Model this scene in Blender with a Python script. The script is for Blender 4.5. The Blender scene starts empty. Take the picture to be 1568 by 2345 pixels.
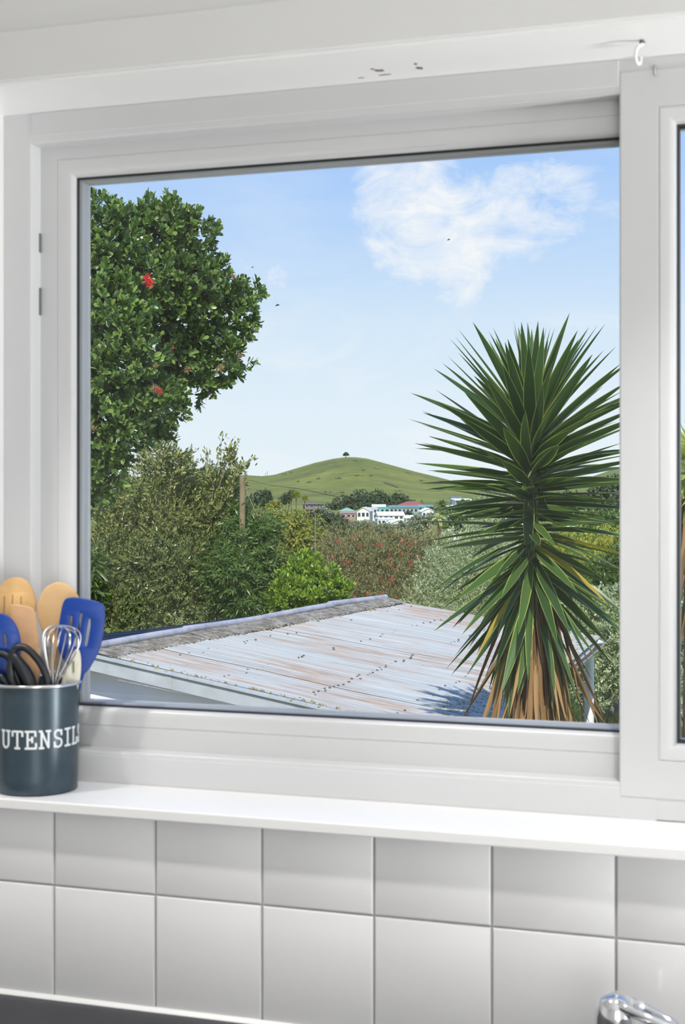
import bpy, bmesh, math, random
import numpy as np
from mathutils import Vector, Matrix

random.seed(11)
RNG = np.random.default_rng(11)
SC = bpy.context.scene
COL = SC.collection

# ------------------------------------------------------------------ camera
FPX = 3267.0                       # focal length in pixels of the 1568x2345 frame
TH = math.radians(17.8)            # camera is turned this much to the left of the window's normal
CAM = Vector((0.545, -1.695, 1.57))
FWD = Vector((-math.sin(TH), math.cos(TH), 0))
RGT = Vector((math.cos(TH), math.sin(TH), 0))
UPV = Vector((0, 0, 1))
HZ = 1130.0                        # horizon row
cd = bpy.data.cameras.new('camera')
cam = bpy.data.objects.new('camera', cd)
COL.objects.link(cam)
cam.location = CAM
cam.rotation_euler = (math.radians(90), 0, TH)
cd.sensor_fit = 'VERTICAL'
cd.sensor_height = 36.0
cd.lens = FPX / 2345.0 * 36.0
cd.shift_y = -(1172.5 - HZ) / 2345.0
cd.clip_start = 0.05
cd.clip_end = 6000
cd.dof.use_dof = True
cd.dof.focus_distance = 13.0
cd.dof.aperture_fstop = 16.0
SC.camera = cam

SC.view_settings.view_transform = 'Standard'
SC.view_settings.look = 'None'
SC.view_settings.gamma = 1.0
SC.view_settings.use_curve_mapping = False
SC.view_settings.exposure = 0.0
SC.cycles.transparent_max_bounces = 16
SC.cycles.max_bounces = 8
SC.cycles.diffuse_bounces = 4
SC.cycles.caustics_reflective = False
SC.cycles.caustics_refractive = False


def lin(r, g, b):
    f = lambda c: (c / 255 / 12.92) if c / 255 <= 0.04045 else ((c / 255 + 0.055) / 1.055) ** 2.4
    return (f(r), f(g), f(b), 1.0)


def ray(px, py):
    return FWD + RGT * ((px - 784) / FPX) + UPV * ((HZ - py) / FPX)


def at(px, py, Z):                 # a photograph pixel at a given depth
    return CAM + ray(px, py) * Z


def cw(x, z, h):                   # metres right of, ahead of and above the camera
    return CAM + RGT * x + FWD * z + UPV * h


def on_y(px, py, y):               # a pixel on a plane parallel to the window wall
    d = ray(px, py)
    return CAM + d * ((y - CAM.y) / d.y)


def on_z(px, py, z):
    d = ray(px, py)
    return CAM + d * ((z - CAM.z) / d.z)


# ------------------------------------------------------------------ node helpers
class NT:
    def __init__(s, tree):
        s.t = tree
        s.n = tree.nodes
        s.l = tree.links

    def new(s, typ, **kw):
        nd = s.n.new(typ)
        for k, v in kw.items():
            if k == 'inp':
                for kk, vv in v.items():
                    if hasattr(vv, 'is_linked') or isinstance(vv, bpy.types.NodeSocket):
                        s.l.new(vv, nd.inputs[kk])
                    else:
                        nd.inputs[kk].default_value = vv
            else:
                setattr(nd, k, v)
        return nd

    def ramp(s, fac, stops, interp='LINEAR'):
        r = s.new('ShaderNodeValToRGB')
        r.color_ramp.interpolation = interp
        e = r.color_ramp.elements
        while len(e) < len(stops):
            e.new(0.5)
        for el, (p, c) in zip(e, stops):
            el.position = p
            el.color = c if hasattr(c, '__len__') else (c, c, c, 1)
        s.l.new(fac, r.inputs[0])
        return r.outputs[0]

    def mix(s, fac, a, b, blend='MIX'):
        m = s.new('ShaderNodeMix', data_type='RGBA', blend_type=blend)
        for k, v in ((0, fac), (6, a), (7, b)):
            if isinstance(v, bpy.types.NodeSocket):
                s.l.new(v, m.inputs[k])
            else:
                m.inputs[k].default_value = v
        return m.outputs[2]

    def math(s, op, a, b=None, c=None, clamp=False):
        m = s.new('ShaderNodeMath', operation=op, use_clamp=clamp)
        for k, v in ((0, a), (1, b), (2, c)):
            if v is None:
                continue
            if isinstance(v, bpy.types.NodeSocket):
                s.l.new(v, m.inputs[k])
            else:
                m.inputs[k].default_value = v
        return m.outputs[0]

    def noise(s, vec, scale, detail=4, rough=0.55, dist=0.0):
        n = s.new('ShaderNodeTexNoise')
        n.inputs['Scale'].default_value = scale
        n.inputs['Detail'].default_value = detail
        n.inputs['Roughness'].default_value = rough
        n.inputs['Distortion'].default_value = dist
        if vec is not None:
            s.l.new(vec, n.inputs['Vector'])
        return n.outputs[0]

    def mapping(s, vec, scale=(1, 1, 1), loc=(0, 0, 0), rot=(0, 0, 0)):
        m = s.new('ShaderNodeMapping')
        m.inputs['Scale'].default_value = scale
        m.inputs['Location'].default_value = loc
        m.inputs['Rotation'].default_value = rot
        s.l.new(vec, m.inputs['Vector'])
        return m.outputs[0]


def newmat(name):
    m = bpy.data.materials.new(name)
    m.use_nodes = True
    nt = NT(m.node_tree)
    nt.n.clear()
    out = nt.new('ShaderNodeOutputMaterial')
    return m, nt, out


def principled(nt, out, **kw):
    b = nt.new('ShaderNodeBsdfPrincipled')
    for k, v in kw.items():
        k = k.replace('_', ' ')
        if isinstance(v, bpy.types.NodeSocket):
            nt.l.new(v, b.inputs[k])
        else:
            b.inputs[k].default_value = v
    if out is not None:
        nt.l.new(b.outputs[0], out.inputs[0])
    return b


def simple(name, col, rough=0.5, metal=0.0, noise=0.0, nscale=8.0, spec=0.5, bump=0.0, bscale=40.0, coat=0.0):
    m, nt, out = newmat(name)
    tc = nt.new('ShaderNodeTexCoord').outputs['Object']
    c = col
    if noise:
        f = nt.noise(tc, nscale, 5)
        dark = tuple(x * (1 - noise) for x in col[:3]) + (1,)
        lite = tuple(min(1, x * (1 + noise)) for x in col[:3]) + (1,)
        c = nt.ramp(f, [(0.3, dark), (0.7, lite)])
    b = principled(nt, out, Base_Color=c, Roughness=rough, Metallic=metal)
    b.inputs['Specular IOR Level'].default_value = spec
    b.inputs['Coat Weight'].default_value = coat
    if bump:
        bp = nt.new('ShaderNodeBump')
        bp.inputs['Strength'].default_value = bump
        bp.inputs['Distance'].default_value = 0.01
        nt.l.new(nt.noise(tc, bscale, 4), bp.inputs['Height'])
        nt.l.new(bp.outputs[0], b.inputs['Normal'])
    return m


# ------------------------------------------------------------------ sky and sun
W = bpy.data.worlds.new('sky')
SC.world = W
W.use_nodes = True
wn = NT(W.node_tree)
wn.n.clear()
wo = wn.new('ShaderNodeOutputWorld')
bg = wn.new('ShaderNodeBackground')
wn.l.new(bg.outputs[0], wo.inputs[0])
bg.inputs[1].default_value = 1.0
gen = wn.new('ShaderNodeTexCoord').outputs['Generated']
sx = wn.new('ShaderNodeSeparateXYZ')
wn.l.new(gen, sx.inputs[0])
grad = wn.ramp(sx.outputs[2], [(0.0, lin(236, 247, 255)), (0.05, lin(232, 245, 255)), (0.12, lin(216, 236, 255)),
                               (0.20, lin(176, 211, 255)), (0.27, lin(158, 198, 254)), (0.6, lin(104, 156, 236))])
# thin high cloud everywhere, plus a wispy bank
st = wn.mapping(gen, scale=(7, 7, 22))
n1 = wn.noise(st, 1.0, 8, 0.62, 0.6)
veil = wn.ramp(n1, [(0.46, 0.0), (0.72, 0.55)])
low = wn.ramp(sx.outputs[2], [(0.0, 1.0), (0.10, 0.9), (0.17, 0.35), (0.4, 0.3)])
veil = wn.math('MULTIPLY', veil, low)
n2 = wn.noise(wn.mapping(gen, scale=(16, 16, 30), rot=(0.0, 0.35, 0.2)), 1.0, 10, 0.64, 1.5)
n3 = wn.noise(wn.mapping(gen, scale=(40, 40, 40)), 1.0, 6, 0.6, 0.5)
bank = None
for (px, py, rad, wt) in ((930, 450, .046, 1.0), (985, 520, .045, 1.0), (1050, 560, .038, .95), (905, 575, .030, .8), (1130, 505, .045, .85),
                          (1260, 450, .042, .75), (1050, 645, .024, .8), (800, 460, .028, .45), (960, 395, .022, .6), (1390, 500, .03, .4), (545, 615, .013, .5),
                          (640, 632, .012, .7), (585, 575, .012, .45), (475, 515, .014, .5), (1330, 430, .035, .5)):
    d = ray(px, py).normalized()
    dt = wn.new('ShaderNodeVectorMath', operation='DOT_PRODUCT')
    wn.l.new(gen, dt.inputs[0])
    dt.inputs[1].default_value = d
    mr = wn.new('ShaderNodeMapRange', interpolation_type='SMOOTHSTEP')
    wn.l.new(dt.outputs['Value'], mr.inputs['Value'])
    mr.inputs['From Min'].default_value = math.cos(rad * 1.25)
    mr.inputs['From Max'].default_value = 1.0
    mr.inputs['To Min'].default_value = 0.0
    mr.inputs['To Max'].default_value = wt
    bank = mr.outputs[0] if bank is None else wn.math('MAXIMUM', bank, mr.outputs[0])
edge = wn.math('ADD', wn.math('MULTIPLY', n2, 0.70), wn.math('MULTIPLY', n3, 0.36))
bk = wn.math('ADD', bank, wn.math('SUBTRACT', wn.math('MULTIPLY', edge, 2.2), 1.5))
bk = wn.math('MULTIPLY', wn.ramp(bk, [(0.22, 0.0), (0.55, 0.55), (0.9, 1.0)]), wn.ramp(bank, [(0.0, 0.0), (0.12, 1.0)]))
cl = wn.math('MAXIMUM', veil, bk, clamp=True)
skycol = wn.mix(cl, grad, lin(250, 252, 255))
wn.l.new(skycol, bg.inputs[0])

SUN_AZ = (-0.04, -1.0)            # towards the sun: behind the camera
SUN_EL = math.radians(43)
sh = (RGT * SUN_AZ[0] + FWD * SUN_AZ[1]).normalized()
sdir = sh * math.cos(SUN_EL) + UPV * math.sin(SUN_EL)
sl = bpy.data.lights.new('sun', 'SUN')
sl.energy = 4.7
sl.angle = math.radians(0.53)
sl.color = (1.0, 0.95, 0.86)
so = bpy.data.objects.new('sun', sl)
COL.objects.link(so)
so.rotation_euler = (-sdir).to_track_quat('-Z', 'Y').to_euler()
so.location = (0, 0, 30)


def area(name, loc, aim, sx_, sy_, watts, col=(1, 1, 1)):
    l = bpy.data.lights.new(name, 'AREA')
    l.shape = 'RECTANGLE'
    l.size, l.size_y = sx_, sy_
    l.energy = watts
    l.color = col
    o = bpy.data.objects.new(name, l)
    COL.objects.link(o)
    o.location = loc
    o.rotation_euler = (Vector(aim) - Vector(loc)).to_track_quat('-Z', 'Y').to_euler()
    return o


# unseen fill lights added to brighten the room, with spots over the sill
area('back_fill', (1.75, -4.4, 1.05), (0.2, 0.0, 1.2), 2.2, 2.0, 52, (1.0, 0.99, 0.98))  # added fill standing in for daylight from behind; no doors built
area('side_fill', (3.1, -0.95, 0.75), (-0.2, 0.0, 1.75), 1.3, 1.3, 8, (0.99, 0.995, 1.0))  # added low fill on the right; there is no side window
area('soffit_fill', (3.1, -0.27, 0.60), (-0.1, 0.05, 2.1), 0.46, 1.1, 120, (0.99, 0.995, 1.0))  # added fill aimed up to brighten the soffit; no side door


def sill_spot(loc, aim, watts, deg=86, blend=.45, radius=.035):  # added spot to brighten the sill; no ceiling fitting is built
    l = bpy.data.lights.new('sill_spot', 'SPOT')
    l.energy = watts
    l.spot_size = math.radians(deg)
    l.spot_blend = blend
    l.shadow_soft_size = radius
    l.color = (1.0, 0.975, 0.945)
    o = bpy.data.objects.new('sill_spot', l)
    COL.objects.link(o)
    o.location = loc
    o.rotation_euler = (Vector(aim) - Vector(loc)).to_track_quat('-Z', 'Y').to_euler()


for dx_ in (-0.75, -0.1, 0.55, 1.2):
    sill_spot((dx_, -0.45, 2.40), (dx_, -0.12, 1.16), 26, 64, .6)


# ------------------------------------------------------------------ mesh helpers
def tag(o, label=None, cat=None, group=None, kind=None):
    if label:
        o['label'] = label
    if cat:
        o['category'] = cat
    if group:
        o['group'] = group
    if kind:
        o['kind'] = kind
    return o


def empty(name, loc=(0, 0, 0), label=None, cat=None, group=None, kind=None):
    o = bpy.data.objects.new(name, None)
    o.empty_display_size = 0.1
    COL.objects.link(o)
    o.location = loc
    return tag(o, label, cat, group, kind)


def link(name, me, parent=None, mats=None):
    o = bpy.data.objects.new(name, me)
    COL.objects.link(o)
    if mats is not None:
        for m in (mats if isinstance(mats, (list, tuple)) else [mats]):
            me.materials.append(m)
    if parent is not None:
        o.parent = parent
        o.matrix_parent_inverse = Matrix.Translation(-parent.location) if not any(parent.rotation_euler) else parent.matrix_basis.inverted()
    return o


class MB:
    """collects polygons, builds one mesh in world coordinates"""
    def __init__(s):
        s.v, s.f, s.mi, s.uv = [], [], [], []

    def face(s, pts, mi=0, uv=None):
        b = len(s.v)
        s.v += [tuple(p) for p in pts]
        s.f.append(tuple(range(b, b + len(pts))))
        s.mi.append(mi)
        s.uv.append(uv)

    def grid(s, P, mi=0, uv=None, closed_u=False, closed_v=False):
        nu, nv = len(P), len(P[0])
        b = len(s.v)
        for row in P:
            s.v += [tuple(p) for p in row]
        for i in range(nu if closed_u else nu - 1):
            for j in range(nv if closed_v else nv - 1):
                i2, j2 = (i + 1) % nu, (j + 1) % nv
                q = ((i, j), (i2, j), (i2, j2), (i, j2))
                s.f.append(tuple(b + a * nv + c for a, c in q))
                s.mi.append(mi)
                s.uv.append([uv[a][c] for a, c in q] if uv else None)

    def box(s, x0, x1, y0, y1, z0, z1, mi=0):
        c = [(x0, y0, z0), (x1, y0, z0), (x1, y1, z0), (x0, y1, z0), (x0, y0, z1), (x1, y0, z1), (x1, y1, z1), (x0, y1, z1)]
        s.hexa(c, mi)

    def hexa(s, c, mi=0):
        b = len(s.v)
        s.v += [tuple(p) for p in c]
        for q in ((0, 3, 2, 1), (4, 5, 6, 7), (0, 1, 5, 4), (1, 2, 6, 5), (2, 3, 7, 6), (3, 0, 4, 7)):
            s.f.append(tuple(b + i for i in q))
            s.mi.append(mi)
            s.uv.append(None)

    def obox(s, c, ex, ey, ez, mi=0):    # centre and half-axis vectors
        c, ex, ey, ez = Vector(c), Vector(ex), Vector(ey), Vector(ez)
        s.hexa([c - ex - ey - ez, c + ex - ey - ez, c + ex + ey - ez, c - ex + ey - ez,
                c - ex - ey + ez, c + ex - ey + ez, c + ex + ey + ez, c - ex + ey + ez], mi)

    def tube(s, pts, rad, seg=8, closed=False, mi=0, caps=True, flat=None):
        pts = [Vector(p) for p in pts]
        n = len(pts)
        rad = rad if hasattr(rad, '__len__') else [rad] * n
        rows = []
        prev = None
        for i, p in enumerate(pts):
            a = pts[(i - 1) % n] if (i > 0 or closed) else p
            c = pts[(i + 1) % n] if (i < n - 1 or closed) else p
            t = (c - a).normalized()
            if prev is None:
                ref = Vector((0, 0, 1)) if abs(t.z) < 0.9 else Vector((1, 0, 0))
                nrm = t.cross(ref).normalized()
            else:
                nrm = (prev - t * prev.dot(t)).normalized()
            prev = nrm
            bn = t.cross(nrm)
            k1, k2 = flat or (1, 1)
            rows.append([p + (nrm * math.cos(2 * math.pi * j / seg) * k1 + bn * math.sin(2 * math.pi * j / seg) * k2) * rad[i] for j in range(seg)])
        s.grid(rows, mi, closed_u=closed, closed_v=True)
        if caps and not closed:
            s.face(rows[0][::-1], mi)
            s.face(rows[-1], mi)

    def lathe(s, c, prof, seg=48, mi=0):   # profile of (radius, height) about a vertical axis
        c = Vector(c)
        rows = [[c + Vector((r * math.cos(2 * math.pi * j / seg), r * math.sin(2 * math.pi * j / seg), h)) for j in range(seg)] for r, h in prof]
        s.grid(rows, mi, closed_v=True)

    def sweep_frame(s, x0, x1, z0, z1, prof, mi=0):
        """a mitred rectangular frame; profile points are (inset from the outer edge, y)"""
        rows = []
        for d, y in prof:
            rows.append([(x0 + d, y, z0 + d), (x1 - d, y, z0 + d), (x1 - d, y, z1 - d), (x0 + d, y, z1 - d)])
        s.grid(rows, mi, closed_v=True)

    def build(s, name, mats, parent=None, smooth=False, bevel=0.0, bseg=2, angle=40, recenter=False):
        me = bpy.data.meshes.new(name)
        off = Vector((0, 0, 0))
        vv = s.v
        if recenter:
            a = np.array(s.v, float)
            off = Vector(((a[:, 0].min() + a[:, 0].max()) / 2, (a[:, 1].min() + a[:, 1].max()) / 2, a[:, 2].min()))
            vv = (a - np.array(off)).tolist()
        me.from_pydata(vv, [], s.f)
        me.polygons.foreach_set('material_index', s.mi)
        if any(u is not None for u in s.uv):
            ul = me.uv_layers.new(name='map')
            k = 0
            data = np.zeros((len(me.loops), 2), np.float32)
            for f, u in zip(s.f, s.uv):
                if u is not None:
                    data[k:k + len(f)] = u
                k += len(f)
            ul.data.foreach_set('uv', data.ravel())
        bm = bmesh.new()
        bm.from_mesh(me)
        bmesh.ops.remove_doubles(bm, verts=bm.verts, dist=1e-5)
        if not any(u is not None for u in s.uv):
            bmesh.ops.recalc_face_normals(bm, faces=bm.faces)
        bm.to_mesh(me)
        bm.free()
        o = link(name, me, None, mats)
        o.location = off
        if parent is not None:
            o.parent = parent
            o.matrix_parent_inverse = parent_inv(parent)
        if smooth:
            me.polygons.foreach_set('use_smooth', [True] * len(me.polygons))
            if angle < 180:
                me.set_sharp_from_angle(angle=math.radians(angle))
        if bevel:
            md = o.modifiers.new('edge', 'BEVEL')
            md.width = bevel
            md.segments = bseg
            md.limit_method = 'ANGLE'
            md.angle_limit = math.radians(35)
        me.update()
        return o


def parent_inv(p):
    m = p.matrix_basis.copy()
    q = p.parent
    if q is not None:
        m = q.matrix_basis @ p.matrix_parent_inverse @ m if q.parent is None else q.parent.matrix_basis @ q.matrix_parent_inverse @ q.matrix_basis @ p.matrix_parent_inverse @ m
    return m.inverted()


def plate(name, outline, holes, thick, bev, frame, mats, parent=None, bend=None, res=None):
    """a flat outline with holes, given rounded edges and thickness; frame = (origin, u axis, v axis, normal)"""
    cu = bpy.data.curves.new(name, 'CURVE')
    cu.dimensions = '2D'
    cu.fill_mode = 'BOTH'
    cu.extrude = max(thick / 2 - bev, 0)
    cu.bevel_depth = bev
    cu.bevel_resolution = 2
    for loop in [outline] + holes:
        sp = cu.splines.new('POLY')
        sp.points.add(len(loop) - 1)
        for p, q in zip(sp.points, loop):
            p.co = (q[0], q[1], 0, 1)
        sp.use_cyclic_u = True
    tmp = bpy.data.objects.new('tmp', cu)
    COL.objects.link(tmp)
    dg = bpy.context.evaluated_depsgraph_get()
    me = bpy.data.meshes.new_from_object(tmp.evaluated_get(dg))
    bpy.data.objects.remove(tmp)
    bpy.data.curves.remove(cu)
    me.name = name
    o_, u_, v_, n_ = [Vector(x) for x in frame]
    for v in me.vertices:
        x, y, z = v.co
        if bend:
            z += bend(x, y)
        v.co = o_ + u_ * x + v_ * y + n_ * z
    bm = bmesh.new()
    bm.from_mesh(me)
    bmesh.ops.remove_doubles(bm, verts=bm.verts, dist=1e-6)
    bmesh.ops.recalc_face_normals(bm, faces=bm.faces)
    bm.to_mesh(me)
    bm.free()
    me.materials.clear()
    me.polygons.foreach_set('use_smooth', [True] * len(me.polygons))
    me.set_sharp_from_angle(angle=math.radians(50))
    o = link(name, me, None, mats)
    if parent is not None:
        o.parent = parent
        o.matrix_parent_inverse = parent_inv(parent)
    return o


def smooth_loop(pts, n=48):
    """closed Catmull-Rom through control points"""
    P = np.array(pts, float)
    m = len(P)
    out = []
    k = max(2, n // m)
    for i in range(m):
        a, b, c, d = P[(i - 1) % m], P[i], P[(i + 1) % m], P[(i + 2) % m]
        for j in range(k):
            t = j / k
            out.append(tuple(0.5 * (2 * b + (c - a) * t + (2 * a - 5 * b + 4 * c - d) * t * t + (3 * b - a - 3 * c + d) * t ** 3)))
    return out


def smooth_path(pts, n=6):
    P = [Vector(p) for p in pts]
    out = []
    for i in range(len(P) - 1):
        a, b, c, d = P[max(i - 1, 0)], P[i], P[i + 1], P[min(i + 2, len(P) - 1)]
        for j in range(n):
            t = j / n
            out.append(0.5 * (2 * b + (c - a) * t + (2 * a - 5 * b + 4 * c - d) * t * t + (3 * b - a - 3 * c + d) * t ** 3))
    out.append(P[-1])
    return out

# ================================================================== the kitchen
WHITE = simple('white_paint', (0.78, 0.78, 0.775, 1), 0.45, noise=0.015, nscale=3, bump=0.04, bscale=60)
CEILM = simple('off_white_wall_paint', (0.74, 0.74, 0.735, 1), 0.7, noise=0.015, nscale=2)
UPVC = simple('white_upvc', (0.625, 0.63, 0.635, 1), 0.28, noise=0.01, nscale=2)
GLOSSW = simple('gloss_sill_paint', (0.92, 0.92, 0.915, 1), 0.3, noise=0.01, nscale=4)
TILE = simple('glazed_white_tile', (0.83, 0.83, 0.835, 1), 0.10, noise=0.02, nscale=5, bump=0.03, bscale=9)
GROUT = simple('grout', (0.52, 0.52, 0.51, 1), 0.85, noise=0.12, nscale=25)
CAULK = simple('white_caulk', (0.82, 0.82, 0.81, 1), 0.4)
DARKTOP = simple('dark_laminate', lin(34, 36, 44), 0.35, noise=0.15, nscale=60)
GASKET = simple('black_rubber_gasket', (0.02, 0.021, 0.023, 1), 0.5)
SPACER = simple('grey_glazing_spacer', (0.50, 0.51, 0.53, 1), 0.45, metal=0.1)
CHIP = simple('bare_brown_wood', lin(120, 98, 88), 0.8, noise=0.3, nscale=90)
PLATEGREY = simple('grey_plastic', (0.16, 0.16, 0.165, 1), 0.5)  # even grey plastic of the strike plates
FLOORM = simple('floor_vinyl', (0.70, 0.68, 0.64, 1), 0.4, noise=0.1, nscale=6)

# window pane: thin clear glass, a little reflection and a few smears
m, nt, out = newmat('window_glass')
fr = nt.new('ShaderNodeLayerWeight')
fr.inputs['Blend'].default_value = 0.5
tr = nt.new('ShaderNodeBsdfTransparent')
tr.inputs[0].default_value = (0.985, 0.992, 0.99, 1)
gl = nt.new('ShaderNodeBsdfGlossy')
gl.inputs['Roughness'].default_value = 0.0
ms = nt.new('ShaderNodeMixShader')
nt.l.new(nt.math('MULTIPLY_ADD', nt.math('POWER', fr.outputs['Facing'], 5.0), 0.6, 0.025), ms.inputs[0])
nt.l.new(tr.outputs[0], ms.inputs[1])
nt.l.new(gl.outputs[0], ms.inputs[2])
df = nt.new('ShaderNodeBsdfTranslucent')
df.inputs[0].default_value = (0.8, 0.85, 0.9, 1)
tc = nt.new('ShaderNodeTexCoord').outputs['Object']
big = nt.ramp(nt.noise(nt.mapping(tc, scale=(1, 1, 1.4)), 7.0, 2, 0.5), [(0.60, 0.0), (0.72, 1.0)])
spt = nt.ramp(nt.noise(nt.mapping(tc, scale=(1, 1, 2.2), rot=(0, 0.4, 0)), 34.0, 2, 0.5, 0.4), [(0.66, 0.0), (0.78, 0.10)])
sm = nt.math('MULTIPLY', big, spt)
ms2 = nt.new('ShaderNodeMixShader')
nt.l.new(sm, ms2.inputs[0])
nt.l.new(ms.outputs[0], ms2.inputs[1])
nt.l.new(df.outputs[0], ms2.inputs[2])
nt.l.new(ms2.outputs[0], out.inputs[0])
GLASS = m

Y_FR = 0.11                         # face of the fixed window frame
Y_SASH = 0.136
Y_PANE = 0.1505
xF0 = on_y(8, 1130, Y_FR).x         # reveal / frame corner
xF1 = on_y(72, 1130, Y_FR).x        # jamb inner edge
xM0 = on_y(1418, 1130, Y_FR).x      # mullion left edge
xM1 = on_y(1508, 1130, Y_FR).x      # fixed light bead
xM2 = on_y(1546, 1130, Y_FR + .02).x
zSOF = on_y(784, 187, Y_FR).z       # reveal soffit
zFT = on_y(784, 253, Y_FR).z        # frame inner top
zFB = on_y(784, 1762, Y_FR).z       # frame lip top
zSILL = on_y(784, 1886, -0.022).z
xP0 = on_y(177, 1130, Y_SASH + .010).x
zP1 = on_y(784, 363, Y_SASH + .010).z
zP0 = on_y(784, 1646, Y_SASH + .004).z
zB1 = on_y(1507, 245, Y_FR).z
zB0 = on_y(1510, 1742, Y_FR).z
zTILE = on_y(784, 2090, 0).z
zTOP = on_y(784, 2359, 0).z
XR = 2.3                            # end of the window beyond the picture
print('window', xF0, xF1, xM0, xM1, zSILL, zSOF, zTILE, zTOP)

RX0, RX1, RY0, RH = -2.4, 3.2, -4.6, 2.42
YB = -0.028                         # face of the wall above the window

# window wall below the sill, with its tiles
mb = MB()
mb.box(RX0, RX1, 0.004, 0.24, -0.05, zSILL - 0.016)
wall = tag(mb.build('wall_window', GROUT), kind='structure')
joints = [on_y(p, 2090, 0).x for p in (124, 355, 598, 853, 1125, 1410)]
pitch = (joints[-1] - joints[0]) / 5
x_first = joints[0] - pitch * 3
tmeshes = {}


def tile(x0, x1, z0, z1):
    g = 0.0013
    w, h = round(x1 - x0 - 2 * g, 4), round(z1 - z0 - 2 * g, 4)
    key = (w, h)
    if key not in tmeshes:
        t = MB()
        # cushion edge: a raised face with sloped rim
        e, d = 0.0022, 0.0016
        rows = [[(0, .008, 0), (w, .008, 0), (w, .008, h), (0, .008, h)],
                [(0, d, 0), (w, d, 0), (w, d, h), (0, d, h)],
                [(e * .35, d * .35, e * .35), (w - e * .35, d * .35, e * .35), (w - e * .35, d * .35, h - e * .35), (e * .35, d * .35, h - e * .35)],
                [(e, 0, e), (w - e, 0, e), (w - e, 0, h - e), (e, 0, h - e)]]
        t.grid(rows, closed_v=True)
        t.face(rows[-1])
        o = t.build('tile', TILE, smooth=True, angle=25)
        tmeshes[key] = o.data
        bpy.data.objects.remove(o)
    o = link('tile', tmeshes[key])
    o.location = (x0 + g, -0.001, z0 + g)
    o.rotation_euler = (random.uniform(-.004, .004), 0, random.uniform(-.004, .004))
    o.parent = wall


for i in range(16):
    xa = x_first + pitch * i
    if xa > 1.3:
        break
    tile(xa, xa + pitch, zTILE, zSILL - 0.0165)
    tile(xa, xa + pitch, zTILE - pitch, zTILE)

# wall beside and above the opening
mb = MB()
mb.box(RX0, xF0, -0.02, 0.24, zSILL - 0.016, zSOF)
tag(mb.build('wall_beside_window', WHITE), kind='structure')
mb = MB()
mb.box(RX0, RX1, YB, 0.24, zSOF, RH)
header = tag(mb.build('wall_above_window', CEILM, bevel=0.003), kind='structure')
mb = MB()
ztr = on_y(784, -14, YB).z
mb.box(RX0, RX1, YB - 0.004, YB + 0.01, zSOF - 0.001, ztr)
tag(mb.build('trim_1', CEILM, bevel=0.0025), kind='structure')
mb = MB()
mb.box(xF0, XR, YB + 0.004, Y_FR + 0.02, zSOF - 0.004, zSOF + 0.01)
soffit = tag(mb.build('trim_2', GLOSSW), kind='structure')
mb = MB()
mb.box(XR, RX1, -0.02, 0.24, zSILL - 0.016, zSOF)
tag(mb.build('wall_right_of_window', WHITE), kind='structure')


def chip(px, py, w, h, seed):
    rnd = random.Random(seed)
    c = on_z(px, py, zSOF - 0.004)
    mb = MB()
    n = 11
    ring = []
    for k in range(n):
        a = 2 * math.pi * k / n
        r = 1 + rnd.uniform(-.4, .35)
        ring.append((c.x + math.cos(a) * w * r, c.y + math.sin(a) * h * r))
    mb.face([(x, y, c.z - 0.0004) for x, y in ring])
    for k in range(n):
        (xa, ya), (xb, yb) = ring[k], ring[(k + 1) % n]
        mb.face([(xa, ya, c.z - 0.0004), (xb, yb, c.z - 0.0004), (xb, yb, c.z + 0.001), (xa, ya, c.z + 0.001)])
    mb.build('paint_chip', CHIP, soffit)


chip(868, 161, .006, .005, 1)
chip(880, 171, .007, .0018, 2)
chip(852, 158, .003, .002, 3)
chip(962, 156, .0045, .006, 4)
chip(951, 146, .002, .003, 5)
chip(826, 178, .004, .0012, 6)

# ceiling, remaining walls and floor of the room behind the camera
for nm, b, mt in (('ceiling', (RX0, RX1, RY0, 0.0, RH, RH + 0.1), CEILM), ('floor', (RX0, RX1, RY0, 0.0, -0.1, 0.0), FLOORM),
                  ('wall_left', (RX0 - 0.1, RX0, RY0, 0.24, 0, RH), WHITE), ('wall_right', (RX1, RX1 + 0.1, RY0, 0.24, 0, RH), WHITE),
                  ('wall_back', (RX0, RX1, RY0 - 0.1, RY0, 0, RH), WHITE)):
    mb = MB()
    mb.box(*b)
    tag(mb.build(nm, mt), kind='structure')

# window sill board
mb = MB()
mb.box(RX0 + 0.002, RX1 - 0.002, -0.022, Y_FR + 0.05, zSILL - 0.0145, zSILL)
sill = tag(mb.build('window_sill', simple('sill_gloss_paint', (.88, .88, .875, 1), .3, noise=.01, nscale=4), bevel=0.002), kind='structure')

# sliding window: frame, sash, pane
w1 = empty('window_1', (xF0, Y_FR, zSILL), kind='structure')
D = Y_FR
mb = MB()
fw = xF1 - xF0
prof = [(0, D + .10), (0, D), (fw - .005, D), (fw - .0025, D + .0005), (fw - .0007, D + .002), (fw, D + .005), (fw, D + .10)]
# head, sill and jamb lie in one mitred frame; its right jamb hides in the mullion
mb.sweep_frame(xF0, xM0 + fw, zSILL + 0.0, zSOF - 0.003, prof)
fr1 = mb.build('frame', UPVC, w1, smooth=True, angle=30)
# track lip along the bottom of the frame, the height of the bottom rail as seen
mb = MB()
zb = zSILL
mb.box(xF0 + .001, xM0 + .001, D - .0005, D + .03, zb + .0005, zFB)
mb.build('track_lip', UPVC, w1, bevel=0.002)
mb = MB()
mb.box(xF1, xM0, D + .012, D + .02, zFB - .004, zFB + .004)
mb.build('track_groove', UPVC, w1, bevel=0.001)
mb = MB()
mb.box(xF1 - .001, xM0, D - .001, D + .04, zFT, zSOF - .004)
mb.build('head_strip', UPVC, w1, bevel=0.002)

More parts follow.
